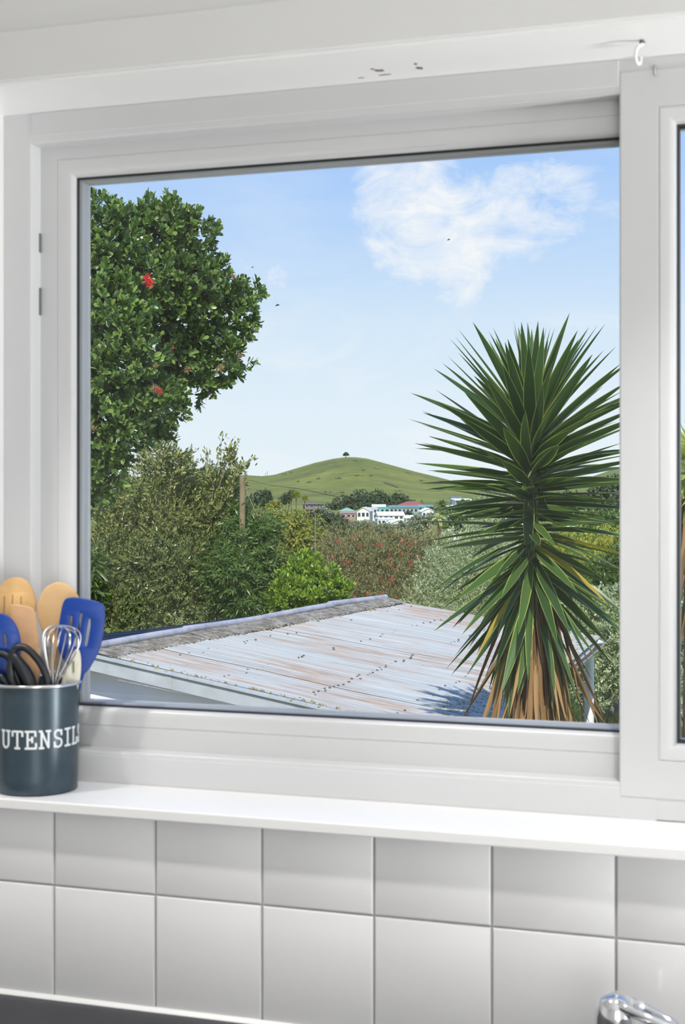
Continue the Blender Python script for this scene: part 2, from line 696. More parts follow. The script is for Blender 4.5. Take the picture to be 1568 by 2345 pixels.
sw = xP0 - (xF1 - 0.01)
sx0, sx1 = xF1 - 0.01, xM0 + 0.004 + sw
sz0 = zP0 - sw
sz1 = zP1 + sw
S = Y_SASH
prof = [(0, S + .05), (0, S), (sw * .58, S), (sw * .585, S + .0008), (sw * .60, S + .0008), (sw * .605, S), (sw - .012, S + .0005), (sw - .007, S + .0018), (sw - .003, S + .005), (sw, S + .011), (sw, S + .05)]
mb = MB()
mb.sweep_frame(sx0, sx1, sz0, sz1, prof)
mb.v = [(min(x_, xM0 + .045), y_, z_) for x_, y_, z_ in mb.v]      # the meeting stile is narrower than the others
sash = mb.build('sash', UPVC, w1, smooth=True, angle=30)
mb = MB()
g = 0.0028
mb.sweep_frame(sx0 + sw - .001, sx1 - sw + .001, sz0 + sw - .001, sz1 - sw + .001, [(0, S + .011), (0, S + .0095), (g * .6, S + .010), (g, S + .012), (g, S + .0145)])
mb.build('gasket', GASKET, sash, smooth=True)
mb = MB()
mb.sweep_frame(sx0 + sw, sx1 - sw, sz0 + sw, sz1 - sw, [(0, S + .019), (0.0030, S + .019), (0.0042, S + .022), (0.0042, S + .034), (0.006, S + .036), (0, S + .040)])
mb.build('spacer', SPACER, sash)
mb = MB()
mb.box(sx0 + sw - .004, sx1 - sw + .004, Y_PANE - .001, Y_PANE + .003, sz0 + sw - .004, sz1 - sw + .004)
mb.build('pane', GLASS, sash)
mb = MB()
for py0, py1 in ((535, 578), (660, 722)):
    a, b = on_y(75, py0, S - .006), on_y(75, py1, S - .006)
    mb = MB()
    mb.box(xF1 + .0002, xF1 + .0016, S - .005, S - .0003, b.z, a.z)
    mb.build('strike_plate', PLATEGREY, w1)

# fixed light beside it
w2 = empty('window_2', (xM0, Y_FR, zSILL), kind='structure')
bw = xM1 - xM0
P = D - .001
bot = zB0 - bw
top = zB1 + bw
mb = MB()
prof = [(0, P + .06), (0, P + .002), (.002, P), (bw - .0015, P), (bw - .0005, P + .0015), (bw + .0005, P + .0015), (bw + .002, P), (bw + .012, P + .0008), (bw + .018, P + .004), (bw + .0215, P + .012), (bw + .0215, P + .034), (bw - .01, P + .036), (bw - .01, P + .06)]
mb.sweep_frame(xM0, XR, bot, top, prof)
fr2 = mb.build('frame', UPVC, w2, smooth=True, angle=30)
q = bw + .0212
mb = MB()
mb.sweep_frame(xM0 + q, XR - q, bot + q, top - q, [(0, P + .013), (0, P + .0105), (.002, P + .011), (.0032, P + .014), (.0032, P + .0235)])
mb.build('gasket', GASKET, fr2, smooth=True)
mb = MB()
mb.sweep_frame(xM0 + q, XR - q, bot + q, top - q, [(0, P + .029), (0.002, P + .029), (0.003, P + .031), (0.003, P + .034), (0, P + .034)])
mb.build('spacer', SPACER, fr2)
mb = MB()
mb.box(xM0 + q - .004, XR - q + .004, P + .024, P + .028, bot + q - .004, top - q + .004)
mb.build('pane', GLASS, fr2)
mb = MB()
mb.box(xM0 + .0005, XR, P + .0015, P + .05, zSILL + .001, bot + .004)
mb.box(xM0 + .0005, XR, P + .0015, P + .05, top - .004, zSOF - .004)
mb.build('packer', UPVC, w2, bevel=0.001)

# hooks
mb = MB()
c = on_z(1470, 92, zSOF - .004)
pts = [c + Vector((0, 0, .004)), c + Vector((0, 0, -.006))]
for k in range(0, 15):
    a = math.radians(90 - k * 19)
    pts.append(c + Vector((-.0005 * k, 0, -.017)) + Vector((-math.cos(a) * .0045 - .0, -math.cos(a) * .008, math.sin(a) * .011)))
mb.tube(smooth_path(pts, 3), .0021, 8)
tag(mb.build('cup_hook', simple('white_plastic_hook', (.8, .8, .78, 1), .35), smooth=True), 'small white cup hook screwed into the soffit above the mullion', 'hook')
cuph = bpy.data.objects['cup_hook']
mb = MB()
mb.lathe(c + Vector((0, 0, -.0035)), [(.0001, 0), (.0033, 0), (.0036, .002), (.002, .0035)], 16)
mb.build('hook_collar', simple('dull_brass', lin(120, 110, 100), .4, .6), cuph, smooth=True)
c = on_y(1500, 160, Y_FR - .002)
mb = MB()
mb.tube(smooth_path([c + Vector((0, .003, .003)), c + Vector((0, -.005, .004)), c + Vector((0, -.009, -.001)), c + Vector((0, -.006, -.006)), c + Vector((0, -.002, -.007))], 5), [.0016] * 21, 8)
ph = tag(mb.build('frame_hook', simple('grey_hook_metal', (.45, .45, .46, 1), .35, .5), smooth=True), 'tiny grey hook on top of the window frame below the white one', 'hook')

# worktop and its caulk bead
mb = MB()
mb.box(RX0 + .002, 0.95, -0.62, 0.003, zTOP - .038, zTOP - .004)
wt = empty('worktop', (0, -.3, zTOP - .04), 'dark charcoal kitchen worktop under the white tiled wall', 'worktop')
mb.build('slab', DARKTOP, wt, bevel=.003)
mb = MB()
n = 40
rows = []
for k in range(n + 1):
    x = RX0 + .01 + (0.94 - RX0 - .01) * k / n
    rows.append([(x, -.0005, zTOP + .001), (x, -.004, zTOP - .0005), (x, -.0065, zTOP - .004), (x, .0, zTOP - .005)])
mb.grid(rows)
mb.build('caulk_bead', CAULK, wt, smooth=True)
# ------------------------------------------------------------------ tap
CHROME = simple('chrome', (.78, .79, .80, 1), .07, 1.0)
tz = zTOP - .0035
tb = on_y(1408, 2300, -.125)
tb = Vector((tb.x, tb.y, tz))
tap = empty('mixer_tap', tb, 'chrome mixer tap with an open loop lever handle at the sink', 'tap')
mb = MB()
hh = on_y(1408, 2345, -.125).z - tz
mb.lathe(tb, [(.0001, 0), (.028, 0), (.028, .006), (.0225, .010), (.0215, .03), (.0215, hh - .004), (.0205, hh), (.0001, hh + .001)], 40)
mb.build('body', CHROME, tap, smooth=True, angle=50)
mb = MB()
pts = smooth_path([tb + Vector((0, -.015, .05)), tb + Vector((0.01, -.06, .075)), tb + Vector((.03, -.12, .085)), tb + Vector((.045, -.17, .072)), tb + Vector((.047, -.178, .055))], 6)
mb.tube(pts, [.0125] * (len(pts) - 4) + [.012, .0118, .0115, .011], 16)
mb.build('spout', CHROME, tap, smooth=True)
# lever: a hood over the cartridge that runs out to the right as an open loop
cx = RGT
top_z = on_y(1400, 2270, -.125).z


def lv(px, py, dy=0.0):
    return on_y(px, py, -.125 + dy)


mb = MB()
hood = [(-.0225, 0.0), (-.0222, .012), (-.021, .022), (-.017, .030), (-.008, .0345), (0.0001, .036)]
hb = Vector((tb.x, tb.y, top_z - .036))
mb.lathe(hb, [(abs(r), h) for r, h in hood], 40)
lev = mb.build('lever', CHROME, tap, smooth=True, angle=60)
mb = MB()
a0 = Vector((tb.x, tb.y, top_z))
loop = []
L_ = (lv(1533, 2318) - lv(1400, 2272))
dirx = Vector((L_.x, 0, 0)).normalized()
for t in range(36):
    a = 2 * math.pi * t / 36
    u = .5 - .5 * math.cos(a)            # 0 at the hood, 1 at the tip
    wv = math.sin(a) * (.0155 - .006 * u)
    p = a0 + Vector((-.004 + u * .0745, wv - .018 * u, -.009 - .0185 * u ** 1.3))
    loop.append(p)
mb.tube(loop, .0052, 12, closed=True, flat=(1.0, 1.15))
mb.build('lever_loop', CHROME, lev, smooth=True)
mb = MB()
mb.lathe(a0 + Vector((.027, -.006, -.0095)), [(.0001, .004), (.004, .0035), (.0055, .0), (.005, -.004), (.0001, -.006)], 20)
mb.build('indicator_button', simple('tap_indicator', (.75, .77, .8, 1), .15, .6), lev, smooth=True)

# ------------------------------------------------------------------ utensil canister
CANM, nt, out = newmat('slate_enamel')
tc = nt.new('ShaderNodeTexCoord').outputs['Object']
principled(nt, out, Base_Color=nt.ramp(nt.noise(tc, 30, 3), [(.3, lin(52, 68, 78)), (.7, lin(60, 77, 88))]), Roughness=.30, Metallic=.25)
STEEL = simple('polished_steel', (.72, .72, .72, 1), .16, 1.0)
LETTER = simple('white_print', (.80, .84, .85, 1), .5)
WOOD_A = simple('pale_beech', lin(206, 170, 122), .55, noise=.12, nscale=20)
WOOD_B = simple('reddish_wood', lin(190, 150, 112), .55, noise=.16, nscale=24)
WOOD_C = simple('honey_wood', lin(208, 168, 112), .55, noise=.12, nscale=18)
BLUE = simple('blue_silicone', lin(0, 56, 142), .35, noise=.05)
BLACKP = simple('black_plastic', lin(20, 24, 30), .38)
CREAM = simple('cream_plastic', lin(225, 220, 205), .4, noise=.04)
GREENP = simple('green_print', lin(120, 150, 100), .5)

R0, R1 = .0555, .0575
cc = on_y(84, 1810, .047)
cc = Vector((cc.x, cc.y, zSILL + .0005))
Zc = (cc - CAM).dot(FWD)
Hc = CAM.z - (1562 - HZ) / FPX * Zc - zSILL
can = empty('utensil_canister', cc, 'slate blue enamel canister lettered UTENSILS on the window sill', 'canister')
mb = MB()
mb.lathe(cc, [(.0001, .001), (R0 - .003, 0), (R0 - .0008, .001), (R0, .003), (R0 + .0005, .02), (R1, Hc - .004), (R1, Hc), (R1 - .0014, Hc), (R1 - .0014, Hc - .004), (R0 - .001, .004), (.0001, .003)], 72)
mb.build('body', CANM, can, smooth=True, angle=45)
mb = MB()
ring = [cc + Vector((math.cos(a) * (R1 + .0016), math.sin(a) * (R1 + .0016), Hc)) for a in np.linspace(0, 2 * math.pi, 73)[:-1]]
mb.tube(ring, .0026, 10, closed=True)
mb.build('rim', STEEL, can, smooth=True)

# slab-serif lettering, each stroke a ribbon wrapped round the body
ST = {
    'U': [[(.16, 1), (.16, .32), (.24, .10), (.5, 0), (.76, .10), (.84, .32), (.84, 1)], [(0, 1), (.36, 1)], [(.64, 1), (1, 1)]],
    'T': [[(0.0, .74), (0, 1), (1, 1), (1, .74)], [(.5, 1), (.5, 0)], [(.28, 0), (.72, 0)]],
    'E': [[(.2, 1), (.2, 0)], [(0, 1), (.92, 1), (.92, .74)], [(.2, .52), (.62, .52)], [(.62, .66), (.62, .38)], [(0, 0), (.98, 0), (.98, .28)]],
    'N': [[(.18, 0), (.18, 1), (.84, 0), (.84, 1)], [(0, 0), (.36, 0)], [(0, 1), (.2, 1)], [(.64, 1), (1, 1)]],
    'S': [[(.86, .98), (.86, .72)], [(.86, .76), (.78, .92), (.5, 1.0), (.22, .92), (.14, .74), (.26, .58), (.5, .51), (.76, .44), (.88, .26), (.78, .08), (.5, 0), (.22, .08), (.13, .26)], [(.13, .30), (.13, .02)]],
    'I': [[(.5, 1), (.5, 0)], [(.0, 1), (1, 1)], [(.0, 0), (1, 0)]],
    'L': [[(.28, 1), (.28, 0)], [(.05, 1), (.52, 1)], [(.05, 0), (.96, 0), (.96, .32)]],
}
face_dir = (CAM - cc)
ang0 = math.atan2(face_dir.y, face_dir.x)
hL = (1712 - 1676) / FPX * Zc * 1.04
zl = CAM.z - (1714 - HZ) / FPX * (Zc - R0)
# angular extent: letters evenly spaced along the circumference, from the left edge of the U at px 2 on
pu = on_y(8, 1700, cc.y - R0 * .8)
right_dir = Vector((-math.sin(ang0), math.cos(ang0), 0))
s0 = max(-.97, min(.97, ((pu - cc).dot(right_dir)) / R0))
a_start = math.asin(s0)
lw = .0139
gap = .0042


def wrap(s, z, r):
    a = ang0 + a_start + s / R0
    return cc + Vector((math.cos(a) * r, math.sin(a) * r, z - cc.z))


s = 0.0
for ch in 'UTENSILS':
    wch = lw * (.66 if ch == 'I' else 1)
    mb = MB()
    hw = .00135
    for stroke in ST[ch]:
        path = stroke
        if len(stroke) > 5:
            path = [(p.x, p.y) for p in smooth_path([(a, b, 0) for a, b in stroke], 4)]
        P2 = [(a * wch, b * hL) for a, b in path]
        # resample
        Q = []
        for (xa, ya), (xb, yb) in zip(P2, P2[1:]):
            k = max(1, int(math.hypot(xb - xa, yb - ya) / .0015))
            Q += [(xa + (xb - xa) * j / k, ya + (yb - ya) * j / k) for j in range(k)]
        Q.append(P2[-1])
        rowsA = []
        for i, (xq, yq) in enumerate(Q):
            xa, ya = Q[max(i - 1, 0)]
            xb, yb = Q[min(i + 1, len(Q) - 1)]
            l = math.hypot(xb - xa, yb - ya) or 1
            nx, ny = -(yb - ya) / l, (xb - xa) / l
            ext = hw if i in (0, len(Q) - 1) else 0
            ex = (xb - xa) / l * ext * (-1 if i == 0 else 1) * .8
            ey = (yb - ya) / l * ext * (-1 if i == 0 else 1) * .8
            rr = R0 + .0022
            rowsA.append([wrap(s + xq + nx * hw + ex, zl + yq + ny * hw + ey, rr - .003), wrap(s + xq + nx * hw + ex, zl + yq + ny * hw + ey, rr - .0003),
                          wrap(s + xq - nx * hw + ex, zl + yq - ny * hw + ey, rr - .0003), wrap(s + xq - nx * hw + ex, zl + yq - ny * hw + ey, rr - .003)])
        mb.grid(rowsA)
    mb.build('letter', LETTER, can)
    s += wch + gap

# ------------------------------------------------------------------ utensils (each stands in the canister)
MPX = Zc / FPX                      # metres per pixel at the canister


def uplane(dy):
    """billboard-free working plane: a vertical plane square to the view at the canister, offset dy towards the window"""
    return Zc + dy


def head(name, parent, pts_px, holes_px, Z, thick, mat, bend=None, bev=.0014, smooth=True, tilt=0.0):
    zz = Z
    o0 = at(sum(p[0] for p in pts_px) / len(pts_px), sum(p[1] for p in pts_px) / len(pts_px), zz)
    k = zz / FPX
    cxp = sum(p[0] for p in pts_px) / len(pts_px)
    cyp = sum(p[1] for p in pts_px) / len(pts_px)
    f = lambda L: [((p[0] - cxp) * k, -(p[1] - cyp) * k) for p in L]
    ol = smooth_loop(f(pts_px), 64) if smooth else f(pts_px)
    hl = [smooth_loop(f(h), 24) for h in holes_px]
    vax = (UPV + FWD * tilt).normalized()
    nax = RGT.cross(vax)
    return plate(name, ol, hl, thick, bev, (o0, RGT, vax, nax), mat, parent, bend)


def shaft(name, parent, p_top, p_bot, r0, r1, mat, flat=None):
    mb = MB()
    p0, p1 = Vector(p_top), Vector(p_bot)
    mb.tube([p0.lerp(p1, t) for t in (0, .3, .7, 1)], [r0, (r0 * 2 + r1) / 3, (r0 + 2 * r1) / 3, r1], 12, flat=flat)
    return mb.build(name, mat, parent, smooth=True, angle=60)


zin = zSILL + .006


def foot(dx, dd):                  # a point on the canister's inner floor
    p = cc + RGT * dx + FWD * dd
    return Vector((p.x, p.y, zin))


def slot(x0, y0, x1, y1, w):
    """slot between two px points"""
    dx, dy = x1 - x0, y1 - y0
    l = math.hypot(dx, dy)
    nx, ny = -dy / l * w, dx / l * w
    return [(x0 + nx, y0 + ny), (x0 - dx / l * w, y0 - dy / l * w), (x0 - nx, y0 - ny), (x1 - nx, y1 - ny), (x1 + dx / l * w, y1 + dy / l * w), (x1 + nx, y1 + ny)]


def utensil(name, label, cat, foot_pt):
    return empty(name, foot_pt, label, cat, 'utensils in the canister')


f1 = foot(.020, .010)
u = utensil('spatula', 'bright blue slotted silicone spatula leaning right in the canister', 'spatula', f1)
Zs = Zc + .008
head('blade', u, [(148, 1380), (165, 1370), (200, 1374), (230, 1383), (238, 1398), (235, 1440), (228, 1480), (212, 1515), (196, 1538), (182, 1540), (160, 1522), (142, 1500), (134, 1470), (138, 1430)],
     [slot(164, 1412, 158, 1470, 4.5), slot(187, 1406, 174, 1478, 4.5), slot(206, 1420, 197, 1476, 5.5)], Zs, .006, BLUE, bend=lambda x, y: .006 * (y / .05) ** 2 * .4)
shaft('handle', u, at(186, 1532, Zs), f1, .0068, .0055, BLUE, (1.2, .8))

f2 = foot(-.012, .030)
u = utensil('wooden_spoon', 'pale wooden spoon with plain oval bowl behind the whisk', 'spoon', f2)
Zs = Zc + .030
head('bowl', u, [(132, 1337), (160, 1348), (179, 1380), (178, 1420), (160, 1452), (143, 1475), (126, 1475), (106, 1452), (91, 1418), (89, 1380), (105, 1350)], [], Zs, .006, WOOD_A, bend=lambda x, y: .004 - 9 * (x * x + y * y * .4), bev=.0025)
shaft('handle', u, at(134, 1462, Zs), f2, .0068, .0056, WOOD_A)

f3 = foot(-.018, .036)
u = utensil('slotted_spoon', 'honey coloured wooden spoon with three slots at the canister left', 'spoon', f3)
Zs = Zc + .036
head('bowl', u, [(35, 1325), (60, 1334), (76, 1362), (79, 1395), (70, 1430), (52, 1465), (38, 1478), (24, 1466), (2, 1432), (-8, 1396), (-5, 1362), (10, 1335)],
     [slot(11, 1366, 11, 1416, 3.4), slot(30, 1364, 30, 1432, 3.4), slot(50, 1368, 50, 1416, 3.6)], Zs, .006, WOOD_C, bend=lambda x, y: .004 - 7 * (x * x + y * y * .4), bev=.002)
shaft('handle', u, at(38, 1466, Zs), f3, .0066, .0055, WOOD_C)

f4 = foot(-.010, .006)
u = utensil('wooden_spatula', 'flat reddish wooden spatula with square end in the canister', 'spatula', f4)
Zs = Zc + .012
head('blade', u, [(27, 1392), (36, 1387), (60, 1390), (74, 1396), (80, 1412), (84, 1450), (88, 1490), (88, 1545), (78, 1575), (56, 1575), (44, 1540), (36, 1490), (30, 1440)], [], Zs, .005, WOOD_B, bev=.0018)
shaft('handle', u, at(67, 1565, Zs), f4, .0075, .006, WOOD_B, (1.0, .7))

f5 = foot(-.036, -.012)
u = utensil('slotted_turner', 'blue silicone slotted spoon half cut off at the picture edge', 'spoon', f5)
Zs = Zc - .010
head('bowl', u, [(0, 1406), (24, 1418), (40, 1445), (46, 1480), (42, 1520), (30, 1548), (12, 1566), (2, 1566), (-18, 1545), (-38, 1512), (-46, 1478), (-38, 1440), (-22, 1416)],
     [slot(12, 1452, 15, 1478, 5), slot(-16, 1450, -16, 1484, 5)], Zs, .006, BLUE, bend=lambda x, y: .004 - 5 * (x * x + y * y * .3))
shaft('handle', u, at(7, 1560, Zs), f5, .0072, .0056, BLUE)

f6 = foot(-.012, -.034)
u = utensil('scissors', 'black handled scissors standing loops up at the canister front', 'scissors', f6)
Zs = Zc - .034
for nm, pl in (('handle', [(28, 1560), (24, 1530), (28, 1500), (38, 1484), (56, 1483), (76, 1498), (96, 1525), (108, 1556), (106, 1580), (88, 1590), (66, 1600), (44, 1592)]),
               ('handle', [(-28, 1536), (-25, 1512), (-8, 1497), (14, 1500), (26, 1515), (34, 1540), (44, 1566), (46, 1590), (32, 1596), (20, 1572), (2, 1550), (-16, 1548)])):
    mb = MB()
    Zq = Zs if nm == 'handle' and pl[0][0] > 0 else Zs + .007
    lp = [at(x, y, Zq) for x, y in smooth_loop(pl, 48)]
    mb.tube(lp, .0052, 10, closed=True, flat=(1.0, 1.0))
    mb.build('handle', BLACKP, u, smooth=True)
# the broad inner grip of the nearer loop
mb = MB()
pts = [at(x, y, Zs) for x, y in ((30, 1500), (44, 1520), (62, 1548), (72, 1580), (70, 1600))]
mb.tube(smooth_path(pts, 4), [.006, .007, .0075, .008, .0085, .009, .0095, .0095, .0098, .01, .01, .01, .01, .01, .01, .01, .01], 10)
mb.build('grip', BLACKP, u, smooth=True)
for sgn in (-1, 1):
    mb = MB()
    pA = at(50, 1600, Zs + .003 * sgn)
    pB = f6 + Vector((.003 * sgn, .001 * sgn, 0.001))
    ax = (pB - pA).normalized()
    sd = ax.cross(FWD).normalized()
    mb.hexa([pA - sd * .006 - FWD * .0008, pA + sd * .006 - FWD * .0008, pA + sd * .006 + FWD * .0008, pA - sd * .006 + FWD * .0008,
             pB - sd * .001 - FWD * .0006, pB + sd * .001 - FWD * .0006, pB + sd * .001 + FWD * .0006, pB - sd * .001 + FWD * .0006])
    mb.build('blade', STEEL, u)

f7 = foot(.004, -.020)
u = utensil('whisk', 'steel balloon whisk with looped wires in front of the blue spatula', 'whisk', f7)
tipW = at(146, 1438, Zc - .029)
axw = (tipW - f7).normalized()
sideW = axw.cross(FWD).normalized()
frW = sideW.cross(axw)
base_w = f7 + axw * ((tipW - f7).length - .085)
for k in range(5):
    a = math.pi * k / 5 + .3
    dr = sideW * math.cos(a) + frW * math.sin(a)
    pts = []
    for j in range(33):
        t = -1 + 2 * j / 32
        # balloon outline: angle sweep
        ph = math.pi * t
        yy = .085 * (math.cos(ph / 2)) ** .9
        xx = .0285 * math.copysign(abs(math.sin(ph)) ** .75, t) * (.55 + .45 * (yy / .085))
        if abs(t) > .995:
            xx = .002 * math.copysign(1, t)
        pts.append(base_w + axw * (yy + .0008 * k) + dr * xx)
    mb = MB()
    mb.tube(pts, .00085, 6)
    mb.build('wire', STEEL, u, smooth=True)
shaft('handle', u, base_w + axw * .004, f7, .006, .005, STEEL)

f8 = foot(.018, -.004)
u = utensil('serving_spoon', 'cream plastic utensil handle by the blue spatula', 'utensil', f8)
Zs = Zc - .004
head('grip', u, [(177, 1489), (182, 1505), (182, 1535), (178, 1562), (168, 1600), (150, 1640), (134, 1640), (136, 1600), (146, 1556), (159, 1522), (169, 1498)], [], Zs, .006, CREAM, bev=.002)
shaft('stem', u, at(142, 1632, Zs), f8, .004, .0035, CREAM)
mb = MB()
mb.obox(at(168, 1527, Zs - .0036), RGT * .0012 + UPV * .0006, FWD * .0003, UPV * .008)
mb.build('printed_mark', GREENP, u)

# ================================================================== outside: ground and hill
GAIN = 1.45


def leaf_mat(name, stops, rough=.42, trans=.35, spec=.5):
    m, nt, out = newmat(name)
    g = nt.new('ShaderNodeNewGeometry')
    n = len(stops)
    c = nt.ramp(g.outputs['Random Per Island'], [(i / max(1, n - 1), tuple(min(.9, q * GAIN) for q in s[:3]) + (1,)) for i, s in enumerate(stops)])
    b = principled(nt, None, Base_Color=c, Roughness=rough)
    b.inputs['Specular IOR Level'].default_value = spec
    t = nt.new('ShaderNodeBsdfTranslucent')
    tcol = nt.mix(1.0, c, (1.0, 1.15, .45, 1), 'MULTIPLY')
    nt.l.new(tcol, t.inputs[0])
    x = nt.new('ShaderNodeMixShader')
    x.inputs[0].default_value = trans
    nt.l.new(b.outputs[0], x.inputs[1])
    nt.l.new(t.outputs[0], x.inputs[2])
    nt.l.new(x.outputs[0], out.inputs[0])
    return m


BARK = simple('grey_brown_bark', lin(92, 82, 70), .85, noise=.3, nscale=14, bump=.4, bscale=30)
TWIG = simple('pale_twig', lin(140, 128, 108), .8, noise=.2, nscale=20)

# grass hills and valley: one terrain, built outwards from the garden
m, nt, out = newmat('hill_pasture')
geo = nt.new('ShaderNodeNewGeometry').outputs['Position']
a = nt.noise(geo, .012, 6, .6)
b_ = nt.noise(nt.mapping(geo, scale=(1, 1, 3)), .09, 5, .65)
c = nt.ramp(nt.math('ADD', nt.math('MULTIPLY', a, .55), nt.math('MULTIPLY', b_, .45)),
            [(.36, lin(86, 94, 32)), (.47, lin(108, 114, 38)), (.55, lin(124, 128, 46)), (.66, lin(146, 144, 64))])
sp = nt.ramp(nt.noise(geo, .22, 3, .6), [(.70, 0.0), (.76, .55)])
c = nt.mix(sp, c, lin(84, 98, 52))
principled(nt, out, Base_Color=c, Roughness=.9)
PASTURE = m
m, nt, out = newmat('garden_ground')
geo = nt.new('ShaderNodeNewGeometry').outputs['Position']
c = nt.ramp(nt.noise(geo, 3.0, 8, .7), [(.3, lin(60, 74, 34)), (.5, lin(104, 112, 58)), (.62, lin(168, 150, 104)), (.8, lin(120, 100, 66))])
principled(nt, out, Base_Color=c, Roughness=.95)
GARDEN = m

sil = [(-2600, 1098), (-900, 1100), (0, 1096), (300, 1092), (560, 1088), (600, 1090.5), (626, 1088), (660, 1078), (720, 1060), (760, 1051), (792, 1046.5), (815, 1047), (840, 1050), (870, 1058),
       (950, 1080), (1000, 1092), (1045, 1104), (1100, 1116), (1180, 1122), (1250, 1116), (1330, 1100), (1418, 1070), (1520, 1046), (1700, 1030), (2200, 1060), (4200, 1090)]
Zr = np.array([5, 12, 20, 30, 60, 150, 350, 480, 560, 650, 740], float)
zr = np.array([-3.75, -3.75, -3.75, -3.8, -5.4, -9.6, -14, -11.6, -9.6, -6.6, -4.2], float)
pxs = np.concatenate([np.linspace(-2600, 300, 30), np.arange(320, 1500, 10), np.linspace(1520, 4200, 30)])
ridge_h = np.interp(pxs, [s_[0] for s_ in sil], [(HZ - s_[1]) / FPX * 1400 for s_ in sil])
Zs_ = np.concatenate([np.array([4, 8, 14, 20, 30, 45, 60, 100, 150, 220, 350, 420, 480, 560, 650, 740]), np.linspace(780, 1400, 30), np.array([1450, 1520, 1650, 1900])])
NH = np.random.default_rng(5)
ph = NH.uniform(0, 6.28, (8, 2))


def terrain(px, Z):
    rh = np.interp(px, pxs, ridge_h)
    if Z <= 740:
        z = float(np.interp(Z, Zr, zr))
    elif Z <= 1400:
        t = (Z - 740) / 660
        s_ = t * t * (3 - 2 * t)
        k = .55 * t + .45 * s_
        z = -4.2 + (rh + 4.2) * k
        x = (px - 784) / FPX * Z
        amp = 1.1 * math.sin(math.pi * t) * min(1, rh / 25)
        z += amp * (math.sin(x * .035 + ph[0, 0] + t * 3) + .6 * math.sin(x * .09 + t * 7 + ph[1, 0]))
    else:
        z = rh - (Z - 1400) * .09
    return z


mb = MB()
rows = []
for Z in Zs_:
    rows.append([cw((px - 784) / FPX * Z, Z, terrain(px, Z)) for px in pxs])
mb.grid(rows)
hill = tag(mb.build('hill_terrain', [PASTURE], smooth=True, angle=180), 'grassy green volcanic cone and valley beyond the houses', 'hill', kind='structure')
# garden ground: a finer slab just above the start of the terrain
mb = MB()
rows = []
for Z in np.linspace(2.2, 44, 40):
    rows.append([cw(x, Z, -3.70 - max(0, Z - 28) * .055 + .03 * math.sin(x * 1.7 + Z) + .02 * math.sin(x * 4.1 - Z * 2.3)) for x in np.linspace(-16, 22, 60)])
mb.grid(rows)
tag(mb.build('garden_ground', GARDEN, smooth=True, angle=180), kind='structure')

# worn tracks and fence gullies on the hill
TRACK = simple('bare_track_earth', lin(104, 104, 56), .95, noise=.2, nscale=.2)
for pts, w in (([(566, 1098.5, 1290), (600, 1107, 1180), (640, 1114.5, 1100), (690, 1121, 1040), (735, 1130, 980), (775, 1138, 930)], .6),
               ([(764, 1056, 1340), (768, 1063, 1300), (774, 1072, 1240)], .8), ([(878, 1104, 1150), (895, 1109, 1110), (911, 1115, 1060)], 2.6)):
    mb = MB()
    P = []
    for px, py, Z in pts:
        # the terrain point seen in that pixel
        best = min(np.linspace(760, 1395, 200), key=lambda q: abs(HZ - terrain(px, q) / q * FPX - py))
        P.append((px, best))
    rows = []
    for (pa, za), (pb, zb_) in zip(P, P[1:]):
        for t in np.linspace(0, 1, 6):
            px, Z = pa + (pb - pa) * t, za + (zb_ - za) * t
            for_row = []
            for s_ in (-1, 1):
                zz = Z + s_ * w * 5
                for_row.append(cw((px - 784) / FPX * zz, zz, terrain(px, zz) + .35))
            rows.append(for_row)
    mb.grid(rows)
    tr_ = mb.build('hill_track', TRACK)
    tr_['kind'] = 'structure'

# ------------------------------------------------------------------ leaves and crowns
T_DIAMOND = (np.array([(0, 0, 0), (-.5, .45, .12), (0, .5, 0), (.5, .45, .12), (0, 1, -.05)], float), [(0, 2, 1), (0, 3, 2), (1, 2, 4), (2, 3, 4)])
T_OBOV = (np.array([(0, 0, 0), (-.27, .18, .06), (0, .2, 0), (.27, .18, .06), (-.48, .5, .12), (0, .52, .0), (.48, .5, .12), (-.40, .83, .08), (0, .84, -.03), (.40, .83, .08), (0, 1, -.10)], float),
          [(0, 2, 1), (0, 3, 2), (1, 2, 5, 4), (2, 3, 6, 5), (4, 5, 8, 7), (5, 6, 9, 8), (7, 8, 10), (8, 9, 10)])
T_CARD = (np.array([(-.5, .1, 0), (.5, 0, .1), (.35, .9, -.1), (-.4, 1, .1)], float), [(0, 1, 2, 3)])


def unit(a):
    return a / np.maximum(np.linalg.norm(a, axis=-1, keepdims=True), 1e-9)


